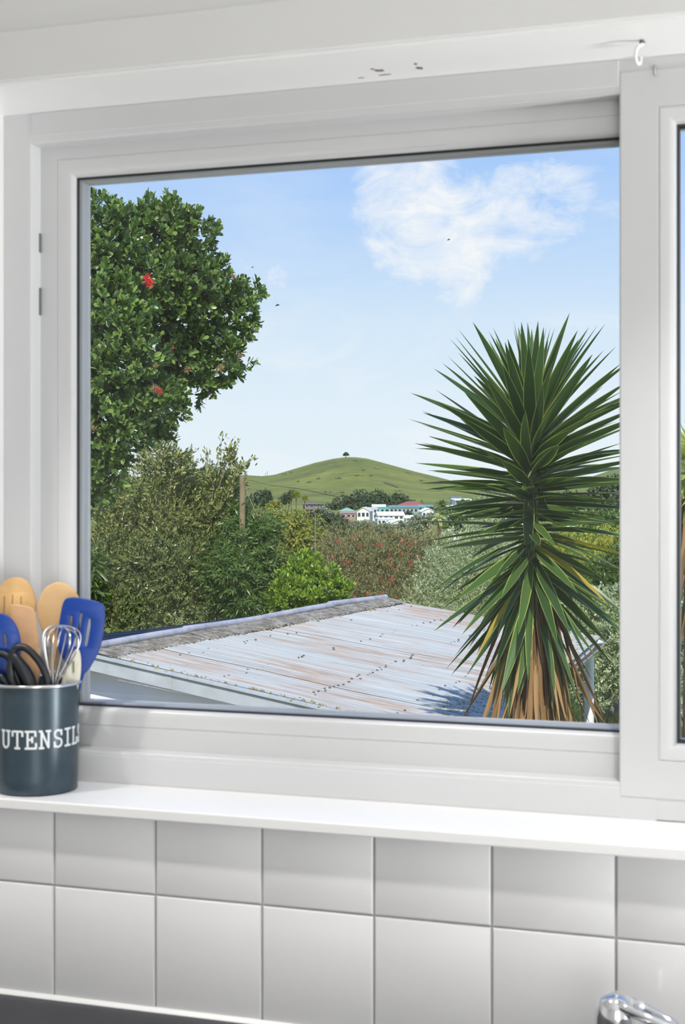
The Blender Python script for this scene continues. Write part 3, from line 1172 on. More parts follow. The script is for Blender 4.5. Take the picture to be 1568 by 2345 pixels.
def leaf_cloud(name, P, Dv, Nv, L, Wd, mat, parent, tmpl=T_DIAMOND, stuff=True):
    T, F = tmpl
    n = len(P)
    Dv = unit(Dv)
    side = unit(np.cross(Dv, Nv))
    N2 = np.cross(side, Dv)
    L = np.broadcast_to(L, (n,))[:, None, None]
    Wd = np.broadcast_to(Wd, (n,))[:, None, None]
    V = P[:, None] + side[:, None] * T[None, :, 0:1] * Wd + Dv[:, None] * T[None, :, 1:2] * L + N2[:, None] * T[None, :, 2:3] * Wd
    nv = len(T)
    off = np.array(parent.location) if parent is not None else np.zeros(3)
    V = (V - off).reshape(-1, 3).astype(np.float32)
    base = (np.arange(n) * nv)
    flat = np.concatenate([np.array(f) for f in F])
    loops = (base[:, None] + flat[None]).ravel().astype(np.int32)
    lens = np.tile(np.array([len(f) for f in F]), n)
    starts = np.concatenate([[0], np.cumsum(lens)[:-1]]).astype(np.int32)
    me = bpy.data.meshes.new(name)
    me.vertices.add(len(V))
    me.vertices.foreach_set('co', V.ravel())
    me.loops.add(len(loops))
    me.loops.foreach_set('vertex_index', loops)
    me.polygons.add(len(lens))
    me.polygons.foreach_set('loop_start', starts)
    me.update(calc_edges=True)
    me.materials.append(mat)
    o = bpy.data.objects.new(name, me)
    COL.objects.link(o)
    if parent is not None:
        o.parent = parent
    if stuff:
        o['kind'] = 'stuff'
    return o


AX = np.array([RGT, FWD, UPV], float)


def crown_points(blobs, n, rng, shell=(.55, 1.04), back=.35, inner=.25):
    """blobs: (px, py, Z, rpx[, vertical factor, depth factor]); returns points and outward directions"""
    C, Rr = [], []
    for b in blobs:
        px, py, Z, r = b[:4]
        vf = b[4] if len(b) > 4 else 1.0
        dfac = b[5] if len(b) > 5 else .9
        C.append(np.array(at(px, py, Z)))
        rm = r / FPX * Z
        Rr.append((rm, rm * dfac, rm * vf))
    C, Rr = np.array(C), np.array(Rr)
    wgt = (Rr[:, 0] * Rr[:, 2])
    wgt = wgt / wgt.sum()
    got_p, got_n = [], []
    tot = 0
    while tot < n:
        k = n * 2
        bi = rng.choice(len(C), k, p=wgt)
        d = unit(rng.normal(size=(k, 3)))
        rad = shell[0] + (shell[1] - shell[0]) * rng.random(k) ** .5
        deep = rng.random(k) < inner
        rad[deep] = rng.random(deep.sum()) ** .4 * shell[0]
        # lumpy outline
        lump = 1 + .13 * np.sin(d[:, 0] * 5 + bi) * np.sin(d[:, 2] * 6 + bi * 1.7) + .08 * np.sin(d[:, 1] * 9 + d[:, 2] * 7 + bi)
        loc = d * rad[:, None] * lump[:, None] * Rr[bi]
        Pw = C[bi] + loc @ AX
        Nw = unit((d / Rr[bi]) @ AX)
        keep = (d[:, 1] < .15) | (rng.random(k) < back)
        # drop points well inside another blob
        for j in range(len(C)):
            q = ((Pw - C[j]) @ AX.T) / Rr[j]
            ins = (np.linalg.norm(q, axis=1) < .62) & (bi != j) & (rng.random(k) > .3)
            keep &= ~ins
        got_p.append(Pw[keep])
        got_n.append(Nw[keep])
        tot += keep.sum()
    return np.concatenate(got_p)[:n], np.concatenate(got_n)[:n]


def sprig_leaves(P, axis, k, rng, along, spread, up=0.0, droop=0.0):
    """k leaves round each sprig axis; returns leaf base points, directions, normals"""
    n = len(P)
    axis = unit(axis)
    ref = unit(rng.normal(size=(n, 3)))
    e1 = unit(np.cross(axis, ref))
    e2 = np.cross(axis, e1)
    j = np.arange(k)
    ph_ = j * 2.4 + rng.random((n, 1)) * 6.28
    t = (j + .5) / k
    ang = spread[0] + (spread[1] - spread[0]) * (1 - t)[None] + rng.normal(size=(n, k)) * .15
    radial = e1[:, None] * np.cos(ph_)[..., None] + e2[:, None] * np.sin(ph_)[..., None]
    Dv = axis[:, None] * np.cos(ang)[..., None] + radial * np.sin(ang)[..., None]
    Dv = Dv + np.array([0, 0, up - droop])
    Nv = axis[:, None] * np.sin(ang)[..., None] - radial * np.cos(ang)[..., None]
    B = P[:, None] + axis[:, None] * (t[None, :, None] * along)
    Nv = Nv + rng.normal(size=Nv.shape) * .25
    return B.reshape(-1, 3), unit(Dv.reshape(-1, 3)), unit(Nv.reshape(-1, 3))


def branch_tubes(root, base, ends, rng, r0, mat=BARK, name='branch', mid=.5, wob=.12):
    for e in ends:
        b0, e_ = Vector(base), Vector(e)
        l = (e_ - b0).length
        m1 = b0.lerp(e_, .35) + Vector(rng.normal(size=3) * wob * l * .4) + UPV * l * .05
        m2 = b0.lerp(e_, .7) + Vector(rng.normal(size=3) * wob * l * .3)
        pts = smooth_path([b0, m1, m2, e_], 4)
        mb = MB()
        n = len(pts)
        mb.tube(pts, [r0 * (1 - .8 * i / (n - 1)) for i in range(n)], 6)
        mb.build(name, mat, root, smooth=True)


def bush(name, label, cat, blobs, n, mat, L, Wd, k=7, along=.08, spread=(.5, 1.2), up=.25, droop=0.0, tmpl=T_DIAMOND, seed=1, ground=-3.72, group=None,
         stems=5, stem_r=.025, shell=(.5, 1.05), back=.3, inner=.3, axis_up=.5, bark=BARK, foliage='foliage', jitter=.5):
    rng = np.random.default_rng(seed)
    P, Nw = crown_points(blobs, n, rng, shell, back, inner)
    bx_ = at(blobs[0][0], HZ, blobs[0][2])
    mx = np.mean([np.array(at(b[0], b[1], b[2])) for b in blobs], axis=0)
    root = empty(name, (mx[0], mx[1], CAM.z + ground), label, cat, group)
    axis = Nw + np.array([0, 0, axis_up]) + rng.normal(size=Nw.shape) * jitter
    B, Dv, Nv = sprig_leaves(P, axis, k, rng, along, spread, up, droop)
    s_ = rng.uniform(.7, 1.2, len(B))
    leaf_cloud(foliage, B, Dv, Nv, L * s_, Wd * s_, mat, root, tmpl)
    if stems:
        idx = rng.choice(len(blobs), min(stems, len(blobs)), replace=False)
        branch_tubes(root, root.location, [at(blobs[i][0], blobs[i][1], blobs[i][2]) for i in idx], rng, stem_r, bark, 'stem')
    return root


# ------------------------------------------------------------------ shed
hr, he = 1.39, 1.90
pA, pB = (200, 1495), (880, 1374)
pC, pD = (1372, 1458), (1076, 1696)
A = cw((pA[0] - 784) / FPX * FPX * hr / (pA[1] - HZ), FPX * hr / (pA[1] - HZ), -hr)
B_ = cw((pB[0] - 784) / FPX * FPX * hr / (pB[1] - HZ), FPX * hr / (pB[1] - HZ), -hr)
C_ = cw((pC[0] - 784) / FPX * FPX * he / (pC[1] - HZ), FPX * he / (pC[1] - HZ), -he)
D_ = cw((pD[0] - 784) / FPX * FPX * he / (pD[1] - HZ), FPX * he / (pD[1] - HZ), -he)
shed = empty('garden_shed', ((A + B_ + C_ + D_) / 4).to_2d().to_3d() + Vector((0, 0, CAM.z - 3.7)), 'low garden shed with faded pale blue corrugated iron roof and lilac weatherboards', 'shed')
udir = (B_ - A).normalized()
nslope = (B_ - A).cross(D_ - A).normalized()
if nslope.z < 0:
    nslope = -nslope
A2 = A - (D_ - A).to_2d().to_3d() - Vector((0, 0, .34))            # eave corners of the shallower far slope
B2 = B_ - (C_ - B_).to_2d().to_3d() - Vector((0, 0, .34))

# painted roof iron with rust streaks running down the slope (uv in metres: u along the ridge, v down the slope)
m, nt, out = newmat('faded_blue_roof_iron')
uv = nt.new('ShaderNodeUVMap').outputs[0]
rv = nt.noise(nt.mapping(uv, scale=(11, .9, 1)), 1.0, 6, .62)
patch = nt.noise(nt.mapping(uv, scale=(.9, .45, 1), loc=(3, 1, 0)), 1.0, 3, .5)
paint = nt.ramp(nt.noise(nt.mapping(uv, scale=(22, .5, 1)), 1.0, 4), [(.3, lin(162, 166, 166)), (.55, lin(180, 183, 182)), (.75, lin(198, 197, 192))])
rust = nt.ramp(nt.math('ADD', nt.math('MULTIPLY', rv, .62), nt.math('MULTIPLY', patch, .42)), [(.50, 0.0), (.59, .55), (.72, .9)])
rcol = nt.ramp(nt.noise(nt.mapping(uv, scale=(30, 3, 1)), 1.0, 4), [(.3, lin(140, 106, 82)), (.55, lin(174, 142, 116)), (.75, lin(188, 166, 148))])
c = nt.mix(rust, paint, rcol)
specks = nt.ramp(nt.noise(nt.mapping(uv, scale=(26, 26, 1)), 1.0, 3, .6), [(.66, 0.0), (.72, .75)])
zone = nt.ramp(nt.noise(nt.mapping(uv, scale=(.7, .6, 1), loc=(7, 2, 0)), 1.0, 3), [(.5, 0.0), (.62, 1.0)])
c = nt.mix(nt.math('MULTIPLY', specks, zone), c, lin(96, 98, 98))
# lichen and grime towards the eave
sv = nt.new('ShaderNodeSeparateXYZ')
nt.l.new(uv, sv.inputs[0])
eave = nt.ramp(nt.math('ADD', nt.math('MULTIPLY', sv.outputs[1], 1 / 3.6), nt.math('MULTIPLY', nt.noise(nt.mapping(uv, scale=(1.2, .8, 1)), 1.0, 3), .25)), [(.93, 0.0), (1.12, 1.0)])
lich = nt.ramp(nt.noise(nt.mapping(uv, scale=(14, 9, 1)), 1.0, 6, .7), [(.46, 0.0), (.56, .95)])
lcol = nt.ramp(nt.noise(nt.mapping(uv, scale=(50, 50, 1)), 1.0, 3), [(.35, lin(70, 68, 56)), (.6, lin(196, 184, 148))])
c = nt.mix(nt.math('MULTIPLY', eave, lich), c, lcol)
bs = principled(nt, out, Base_Color=c, Roughness=.75)
bs.inputs['Specular IOR Level'].default_value = .12
ROOFIRON = m

m, nt, out = newmat('weathered_ridge_flashing')
tc = nt.new('ShaderNodeTexCoord').outputs['Object']
c = nt.ramp(nt.noise(tc, 9, 6, .7), [(.3, lin(84, 78, 66)), (.45, lin(132, 122, 104)), (.6, lin(170, 164, 152)), (.75, lin(196, 196, 194))])
c = nt.mix(nt.ramp(nt.noise(tc, 30, 4), [(.55, 0.0), (.62, .8)]), c, lin(92, 82, 52))
principled(nt, out, Base_Color=c, Roughness=.75)
FLASH = m
m, nt, out = newmat('ridge_roll_paint')
tc = nt.new('ShaderNodeTexCoord').outputs['Object']
c = nt.ramp(nt.noise(tc, 6, 5), [(.3, lin(148, 148, 158)), (.55, lin(178, 180, 190)), (.75, lin(196, 190, 186))])
principled(nt, out, Base_Color=c, Roughness=.55)
ROLL = m
m, nt, out = newmat('old_dark_roof_iron')
uv = nt.new('ShaderNodeUVMap').outputs[0]
c = nt.ramp(nt.noise(nt.mapping(uv, scale=(9, .8, 1)), 1.0, 6, .65), [(.3, lin(70, 64, 62)), (.5, lin(106, 96, 92)), (.66, lin(138, 128, 124)), (.8, lin(176, 176, 178))])
principled(nt, out, Base_Color=c, Roughness=.8)
DARKIRON = m
BOARDP = simple('lilac_weatherboard_paint', lin(232, 229, 238), .5, noise=.05, nscale=3)
BARGEP = simple('pale_blue_trim_paint', lin(174, 179, 184), .5, noise=.12, nscale=7)
LICHEN = simple('ochre_lichen', lin(150, 140, 96), .95, noise=.35, nscale=60)
GUTTERM = simple('weathered_gutter', lin(206, 208, 206), .5, noise=.2, nscale=9)
GUTIN = simple('gutter_sludge', lin(96, 72, 50), .6, noise=.4, nscale=12)
PIPEM = simple('white_downpipe', lin(236, 238, 238), .4)
SIDEP = simple('white_shed_side', lin(206, 210, 222), .6, noise=.1, nscale=5)


def slope_pt(P00, P10, P11, P01, u, v):
    return P00.lerp(P10, u).lerp(P01.lerp(P11, u), v)


def iron_sheets(P00, P10, P11, P01, nsheet, name, mat, vseg, lift=0.0):
    """corrugated sheets laid side by side along the ridge: P00-P10 is the ridge, P01-P11 the eave"""
    Lr = (P10 - P00).length
    Lv = (P01 - P00).length
    npitch = int(round(Lr / .076))
    per = npitch / nsheet
    nrm = (P10 - P00).cross(P01 - P00).normalized()
    if nrm.z < 0:
        nrm = -nrm
    for s_ in range(nsheet):
        c0, c1 = int(round(s_ * per)), int(round((s_ + 1) * per)) + 1
        c1 = min(c1, npitch)
        ks = np.linspace(c0, c1, (c1 - c0) * 6 + 1)
        dz = .0025 * (nsheet - s_) * 0 + random.uniform(0, .004) + lift
        tilt = random.uniform(-.006, .006)
        rows, uvs = [], []
        for kk in ks:
            u_ = kk / npitch
            row, ur = [], []
            for v_ in np.linspace(0, 1, vseg):
                p = slope_pt(P00, P10, P11, P01, u_, v_)
                wav = .0095 * math.cos(2 * math.pi * kk) + .004 * math.sin(u_ * 9 + v_ * 5) + .003 * math.sin(v_ * 14 + u_ * 23)
                ext = (.02 + tilt) * (v_ == 1.0)
                p = p + nrm * (wav + dz) + (P01 - P00).normalized() * ext
                row.append(p)
                ur.append((u_ * Lr, v_ * Lv))
            rows.append(row)
            uvs.append(ur)
        mb = MB()
        mb.grid(rows, uv=uvs)
        mb.build(name, mat, shed, smooth=True, angle=180)


iron_sheets(A, B_, C_, D_, 9, 'roof_sheet', ROOFIRON, 14)
iron_sheets(A, B_, B2, A2, 9, 'far_roof_sheet', DARKIRON, 8)

# roofing nails in rows across the near slope
NAILM = simple('lead_nail_head', lin(92, 94, 96), .6)
mb = MB()
Lr = (B_ - A).length
npitch = int(round(Lr / .076))
for v_ in (.16, .36, .58, .80, .95):
    for kk in range(1, npitch):
        if random.random() < (.34 if v_ != .58 else .6):
            p = slope_pt(A, B_, C_, D_, (kk + .0) / npitch, v_ + random.uniform(-.012, .012)) + nslope * .016
            r = random.uniform(.007, .012)
            e1 = udir * r
            e2 = nslope.cross(udir).normalized() * r
            mb.face([p + e1, p + e2, p - e1, p - e2])
            for q0, q1 in ((e1, e2), (e2, -e1), (-e1, -e2), (-e2, e1)):
                mb.face([p + q0, p + q1, p + q1 * 1.5 - nslope * .01, p + q0 * 1.5 - nslope * .01])
nl = mb.build('roof_nails', NAILM, shed)
nl['kind'] = 'stuff'

# ridge: a roll on a broad flashing, in three lengths
for s_ in range(4):
    ua, ub = s_ / 4 - .004, (s_ + 1) / 4 + .006
    dz = [.0, .012, .004, .016][s_]
    mb = MB()
    n = 18
    pts = []
    for i in range(n + 1):
        u_ = ua + (ub - ua) * i / n
        pts.append(A.lerp(B_, u_) + UPV * (.042 + dz * (1 - i / n) + .008 * math.sin(u_ * 11)))
    mb.tube(pts, .038, 12)
    cap = mb.build('ridge_roll', ROLL, shed, smooth=True, angle=60)
    for sgn, dvec in ((1, (D_ - A).normalized()), (-1, (A2 - A).normalized())):
        mb = MB()
        rows = []
        nn = 60
        for i in range(nn + 1):
            u_ = ua + (ub - ua) * i / nn
            p0 = A.lerp(B_, u_) + UPV * (.03 + dz * .5)
            jag = random.uniform(-.012, .012) + .012 * math.cos(i * 2.1)
            rows.append([p0, p0 + dvec * .10 + UPV * -.004, p0 + dvec * .20 - UPV * .008, p0 + dvec * (.27 + jag) - UPV * (.014 + .006 * math.cos(i * 2.1)), p0 + dvec * (.27 + jag) - UPV * .03])
        mb.grid(rows)
        mb.build('ridge_flashing', FLASH, shed, smooth=True, angle=50)

# gable end: boards, barge board, capping
gdir = (D_ - A).to_2d().to_3d().normalized()          # horizontally from the ridge towards the near eave
gn = Vector((gdir.y, -gdir.x, 0))
if gn.dot(FWD) > 0:
    gn = -gn                                            # out of the gable towards the viewer
run = (D_ - A).to_2d().length
drop = A.z - D_.z
gz = CAM.z - 3.72
base_in = -gn * .24
bh = .15
zt = A.z - .06
nb = 0
while zt > gz:
    zb2 = max(zt - bh, gz)
    # extent where the board is under both rakes
    def ext(z):
        return min(run - .1, max(0.0, (A.z - .05 - z) / drop * run))

    def ext_far(z):
        return min(run - .1, max(0.0, (A.z - .05 - z) / .34 * run))
    e_t, e_b = ext(zt), ext(zb2)
    g_t, g_b = ext_far(zt), ext_far(zb2)
    o_t, o_b = base_in + gn * .002, base_in + gn * .034
    if e_b > .05:
        P0 = Vector((A.x, A.y, 0))
        mb = MB()
        f = lambda s_, z, o: P0 + gdir * s_ + o + UPV * z
        front = [f(-g_b, zb2, o_b), f(e_b, zb2, o_b), f(max(e_t, .02), zt + .012, o_t), f(min(-g_t, -.02), zt + .012, o_t)]
        backp = [p - gn * .03 for p in front]
        mb.hexa([front[0], front[1], backp[1], backp[0], front[3], front[2], backp[2], backp[3]])
        mb.build('weatherboard', BOARDP, shed)
    zt = zb2
    nb += 1

for sgn, E in ((1, D_), (-1, A2)):
    ax = (E - A).normalized()
    ln = (E - A).length + .03
    upn = (UPV - ax * ax.z).normalized()
    mb = MB()
    mb.obox(A + ax * ln / 2 - upn * .085 + gn * .012, ax * ln / 2, gn * .012, upn * .058)
    mb.build('barge_board', BARGEP, shed, bevel=.003)
    mb = MB()
    mb.obox(A + ax * ln / 2 - upn * .006 + gn * .022, ax * ln / 2, gn * .028, upn * .014)
    cap = mb.build('barge_flashing', BARGEP, shed, bevel=.004)
mb = MB()
mb.obox(A.lerp(D_, .24) - UPV * .085 + gn * .026, (D_ - A).normalized() * .03, gn * .003, UPV * .055)
mb.build('patch_plate', simple('galvanised_patch', lin(168, 172, 176), .5, noise=.15, nscale=20), shed)

# lichen tufts along the barge and ridge flashing
mb = MB()
for k in range(170):
    if k < 120:
        t = random.random()
        p = A.lerp(D_, t) + gn * random.uniform(-.10, .045) + UPV * .012
    else:
        t = random.random()
        p = A.lerp(B_, t) + (D_ - A).normalized() * random.uniform(.2, .32) + UPV * .01
    r = random.uniform(.006, .022)
    ringp = [p + Vector((math.cos(a) * r * random.uniform(.7, 1.3), math.sin(a) * r * random.uniform(.7, 1.3), -.008)) for a in np.linspace(0, 5.4, 7)]
    tp = p + UPV * r * .5
    for i in range(7):
        mb.face([ringp[i], ringp[(i + 1) % 7], tp])
lc = mb.build('lichen', LICHEN, shed)
lc['kind'] = 'stuff'

# side wall under the near eave, fascia, gutter, downpipe
ed = (C_ - D_).normalized()
eo = Vector((ed.y, -ed.x, 0)).normalized()
if eo.dot(gdir) < 0:
    eo = -eo
Le = (C_ - D_).length
mb = MB()
w0 = D_ - eo * .16 - gn * .14
w1p = D_.lerp(C_, .36) - eo * .16
for z0, z1 in ((gz, D_.z - .07),):
    mb.hexa([Vector((w0.x, w0.y, z0)), Vector((w1p.x, w1p.y, z0)), Vector((w1p.x, w1p.y, z0)) - eo * .05, Vector((w0.x, w0.y, z0)) - eo * .05,
             Vector((w0.x, w0.y, z1)), Vector((w1p.x, w1p.y, z1)), Vector((w1p.x, w1p.y, z1)) - eo * .05, Vector((w0.x, w0.y, z1)) - eo * .05])
mb.build('side_wall', SIDEP, shed)
# closing walls on the far sides
mb = MB()
def vwall(Pa, Pb, Pt=None):
    Pa2, Pb2 = Vector((Pa.x, Pa.y, gz)), Vector((Pb.x, Pb.y, gz))
    mb.face([Pa2, Pb2, Pb - UPV * .05, Pa - UPV * .05])
Bm, Cm, B2m = A.lerp(B_, .36), D_.lerp(C_, .36), A2.lerp(B2, .36)       # the far part of the roof is an open lean-to on a white post
vwall(Bm, Cm - eo * .16)
vwall(Bm, B2m + eo * .15)
vwall(A2 + ed * .24 + eo * .15, B2m + eo * .15)
mb.build('back_wall', BOARDP, shed)
mb = MB()
mb.obox((D_ + C_) / 2 - UPV * .10 - eo * .02, ed * Le / 2, eo * .012, UPV * .055)
mb.build('fascia', BARGEP, shed)
mb = MB()
rows = []
n = 40
for i in range(n + 1):
    p = D_.lerp(C_, -.01 + 1.02 * i / n) + eo * .06 - UPV * (.035 + .012 * math.sin(i * .25))
    row = []
    for a in np.linspace(math.pi, 2 * math.pi, 9):
        row.append(p + eo * math.cos(a) * .062 + UPV * math.sin(a) * .062)
    row.append(p + eo * .072 + UPV * .004)
    row.append(p + eo * .070 - UPV * .006)
    rows.append(row)
mb.grid(rows)
gut = mb.build('gutter', GUTTERM, shed, smooth=True, angle=60)
sd_ = gut.modifiers.new('wall', 'SOLIDIFY')
sd_.thickness = .003
mb = MB()
rows = []
for i in range(n + 1):
    p = D_.lerp(C_, i / n) + eo * .06 - UPV * (.075 + .012 * math.sin(i * .25) - .012 * random.random())
    rows.append([p - eo * .045, p + UPV * .006 * random.random(), p + eo * .045])
mb.grid(rows)
mb.build('gutter_silt', GUTIN, gut)
# white post that carries the far corner, with the gutter outlet on it
mb = MB()
dtop = at(1349, 1484, 18.9)
mb.tube([Vector((dtop.x, dtop.y, gz)), dtop - UPV * .02], [.062, .062], 18)
dp = mb.build('post', PIPEM, shed, smooth=True, angle=60)
mb = MB()
mb.tube([dtop - UPV * .10, dtop - UPV * .09, dtop - UPV * .01, dtop], [.066, .082, .082, .066], 18)
mb.build('collar', PIPEM, dp, smooth=True, angle=40)
mb = MB()
mb.tube(smooth_path([C_ + eo * .05 - UPV * .08 - ed * .25, dtop + UPV * .10 + (C_ - dtop).to_2d().to_3d() * .2, dtop + UPV * .05, dtop - UPV * .05], 5), .05, 14)
mb.build('outlet_elbow', PIPEM, dp, smooth=True, angle=60)
for k_ in range(5):
    t_ = .42 + .12 * k_
    p0 = A.lerp(B_, t_) - UPV * .09
    p1 = D_.lerp(C_, t_) - UPV * .09
    mb = MB()
    ax_ = (p1 - p0)
    mb.obox((p0 + p1) / 2, ax_ / 2, udir * .022, UPV * .045)
    mb.build('rafter', BARGEP, shed)

# ------------------------------------------------------------------ yucca
def lm(name, stops, rough=.4, trans=.3, spec=.5):
    return leaf_mat(name, stops, rough, trans, spec)


YGREEN = leaf_mat('yucca_leaf_green', [lin(44, 66, 34), lin(56, 80, 40), lin(72, 96, 48)], .34, .30)
YEDGE = leaf_mat('yucca_leaf_margin', [lin(140, 152, 68), lin(160, 168, 82)], .5, .35)
YYEL = leaf_mat('yucca_leaf_yellow', [lin(168, 140, 50), lin(148, 130, 56)], .5, .4)
YDEAD = leaf_mat('yucca_leaf_dead', [lin(84, 66, 46), lin(118, 92, 62), lin(146, 118, 80), lin(100, 76, 50)], .75, .15, .2)
YSTEM = simple('yucca_stem', lin(116, 124, 92), .7, noise=.2, nscale=20, bump=.4, bscale=25)
for mm in (YGREEN, YEDGE, YYEL, YDEAD):
    # separate leaf objects share meshes: let the object's random number shift the tone
    t_ = NT(mm.node_tree)
    rp = [n_ for n_ in t_.n if n_.type == 'VALTORGB'][0]
    oi = t_.new('ShaderNodeObjectInfo')
    t_.l.new(oi.outputs['Random'], rp.inputs[0])


def blade_mesh(name, curve, fold, wid, mats, twist=0.0, seg=9):
    ts = np.linspace(0, 1, seg + 1)
    wv = np.interp(ts, [0, .08, .35, .6, .85, 1], [.62, .62, 1, .86, .42, .01]) * wid / 2
    mb = MB()
    rows = []
    for t, w in zip(ts, wv):
        z0 = -curve * t * t
        tw = twist * t
        row = []
        for x in (-1, -.87, 0, .87, 1):
            xx, zz = x * w, abs(x) * w * fold
            row.append((xx * math.cos(tw) - zz * math.sin(tw), t * (1 - .25 * abs(curve) * t), z0 + xx * math.sin(tw) + zz * math.cos(tw)))
        rows.append(row)
    nv = 5
    for r in rows:
        mb.v += r
    for i in range(seg):
        for j in range(4):
            mb.f.append((i * nv + j, i * nv + j + 1, (i + 1) * nv + j + 1, (i + 1) * nv + j))
            mb.mi.append(1 if j in (0, 3) and len(mats) > 1 else 0)
            mb.uv.append(None)
    me = bpy.data.meshes.new(name)
    me.from_pydata(mb.v, [], mb.f)
    me.polygons.foreach_set('material_index', mb.mi)
    me.polygons.foreach_set('use_smooth', [True] * len(mb.f))
    for mt in mats:
        me.materials.append(mt)
    return me


def place_blade(name, me, parent, base, d, L, roll=0.0, wscale=1.0):
    d = Vector(d).normalized()
    side = d.cross(UPV)
    if side.length < .05:
        side = d.cross(Vector((1, 0.3, 0)))
    side.normalize()
    nrm = side.cross(d).normalized()
    q = Matrix.Rotation(roll, 3, d)
    side, nrm = q @ side, q @ nrm
    M = Matrix(((side.x * L * wscale, d.x * L, nrm.x * L, base[0]), (side.y * L * wscale, d.y * L, nrm.y * L, base[1]), (side.z * L * wscale, d.z * L, nrm.z * L, base[2]), (0, 0, 0, 1)))
    o = bpy.data.objects.new(name, me)
    COL.objects.link(o)
    o.parent = parent
    o.matrix_local = Matrix.Translation(-Vector(parent.location)) @ M
    return o


ZY = 10.0
KY = ZY / FPX
yb_ = at(1238, 1700, ZY)
yuc = empty('yucca', (yb_.x, yb_.y, CAM.z - 3.72), 'tall spiky yucca with a skirt of brown dead leaves in front of the shed', 'yucca')


def stem_at(py):
    px = np.interp(py, [930, 1050, 1250, 1450, 1700, 2400], [1216, 1215, 1216, 1222, 1240, 1246])
    return at(px, py, ZY)


mb = MB()
pys = list(range(960, 1340, 25)) + list(range(1350, 2350, 60))
pts = [stem_at(p) for p in pys] + [Vector((stem_at(2340).x, stem_at(2340).y, CAM.z - 3.74))]
mb.tube(pts, [max(.018, min(.052, .018 + (p - 960) * .00035)) + (.03 if p > 1500 else 0) for p in pys] + [.12], 14)
mb.build('trunk', YSTEM, yuc, smooth=True)
blades = [blade_mesh('yucca_leaf', cv, fo, wd, [YGREEN, YEDGE], tw) for cv, fo, wd, tw in ((.02, .35, .098, 0), (.05, .30, .104, .25), (.10, .28, .10, -.22), (.0, .4, .096, .05), (.16, .25, .10, .2))]
yel = blade_mesh('yucca_yellow_leaf', .12, .3, .085, [YYEL, YEDGE], .2)
deads = [blade_mesh('dead_leaf', cv, .9, wd, [YDEAD], tw) for cv, wd, tw in ((.05, .045, .8), (-.04, .055, -1.2), (.1, .04, 1.5), (.0, .05, .3))]
rnd = random.Random(4)
ga = 2.39996
knY = [948, 965, 990, 1025, 1065, 1115, 1165, 1195]
knE = [84, 70, 52, 34, 21, 9, -1, -8]
N_UP = 190
for i in range(N_UP):
    t = i / (N_UP - 1)
    py = 948 + (1195 - 948) * t ** 1.0
    el = np.interp(py, knY, knE) + rnd.uniform(-7, 7)
    az = i * ga + rnd.uniform(-.2, .2)
    L = np.interp(t, [0, .08, .25, .48, .68, .88, 1], [.55, .78, .90, .89, .78, .64, .56]) * rnd.uniform(.9, 1.07)
    if i < 3:
        L *= .6
    d = Vector((math.cos(az) * math.cos(math.radians(el)), math.sin(az) * math.cos(math.radians(el)), math.sin(math.radians(el))))
    facing = -d.dot(FWD)
    base = stem_at(py) + Vector((d.x, d.y, 0)) * .02
    me = blades[0 if el > 45 else rnd.choice([0, 1, 1, 2, 3])]
    place_blade('leaf', me, yuc, base, d, L, rnd.uniform(-.75, .75))
N_LO = 104
for i in range(N_LO):
    t = i / (N_LO - 1)
    py = 1205 + (1405 - 1205) * t
    el = np.interp(py, [1205, 1235, 1280, 1330, 1370, 1405], [2, -10, -30, -46, -56, -64]) + rnd.uniform(-9, 9)
    az = i * ga + .7 + rnd.uniform(-.25, .25)
    L = rnd.uniform(.68, .88)
    d = Vector((math.cos(az) * math.cos(math.radians(el)), math.sin(az) * math.cos(math.radians(el)), math.sin(math.radians(el))))
    base = stem_at(py) + Vector((d.x, d.y, 0)) * .04
    me = yel if rnd.random() < .05 else rnd.choice(blades[1:])
    place_blade('leaf', me, yuc, base, d, L, rnd.uniform(-.7, .7), .95)
# leaves that hang in front of the stem
for (bx0, by0, tx, ty, dz) in ((1213, 1110, 1206, 1290, -.12), (1224, 1095, 1264, 1178, -.16), (1221, 1130, 1218, 1272, -.10), (1206, 1240, 1190, 1370, -.2), (1216, 1030, 1160, 1010, -.30), (1222, 1035, 1240, 1000, -.34)):
    p0, p1 = at(bx0, by0, ZY - .05), at(tx, ty, ZY + dz)
    place_blade('leaf', blades[1], yuc, p0, p1 - p0, (p1 - p0).length, rnd.uniform(-.3, .3) + math.pi * 0, 1.5)
# dead skirt
for i in range(190):
    t = rnd.random()
    py = 1330 + 290 * t ** .8
    az = i * ga
    el = rnd.uniform(-88, -76) if rnd.random() < .8 else rnd.uniform(-72, -55)
    d = Vector((math.cos(az) * math.cos(math.radians(el)), math.sin(az) * math.cos(math.radians(el)), math.sin(math.radians(el))))
    base = stem_at(py) + Vector((math.cos(az), math.sin(az), 0)) * rnd.uniform(.07, .17)
    place_blade('dead_leaf', rnd.choice(deads), yuc, base, d, rnd.uniform(.55, .95), rnd.uniform(-1, 1), rnd.uniform(.8, 1.3))

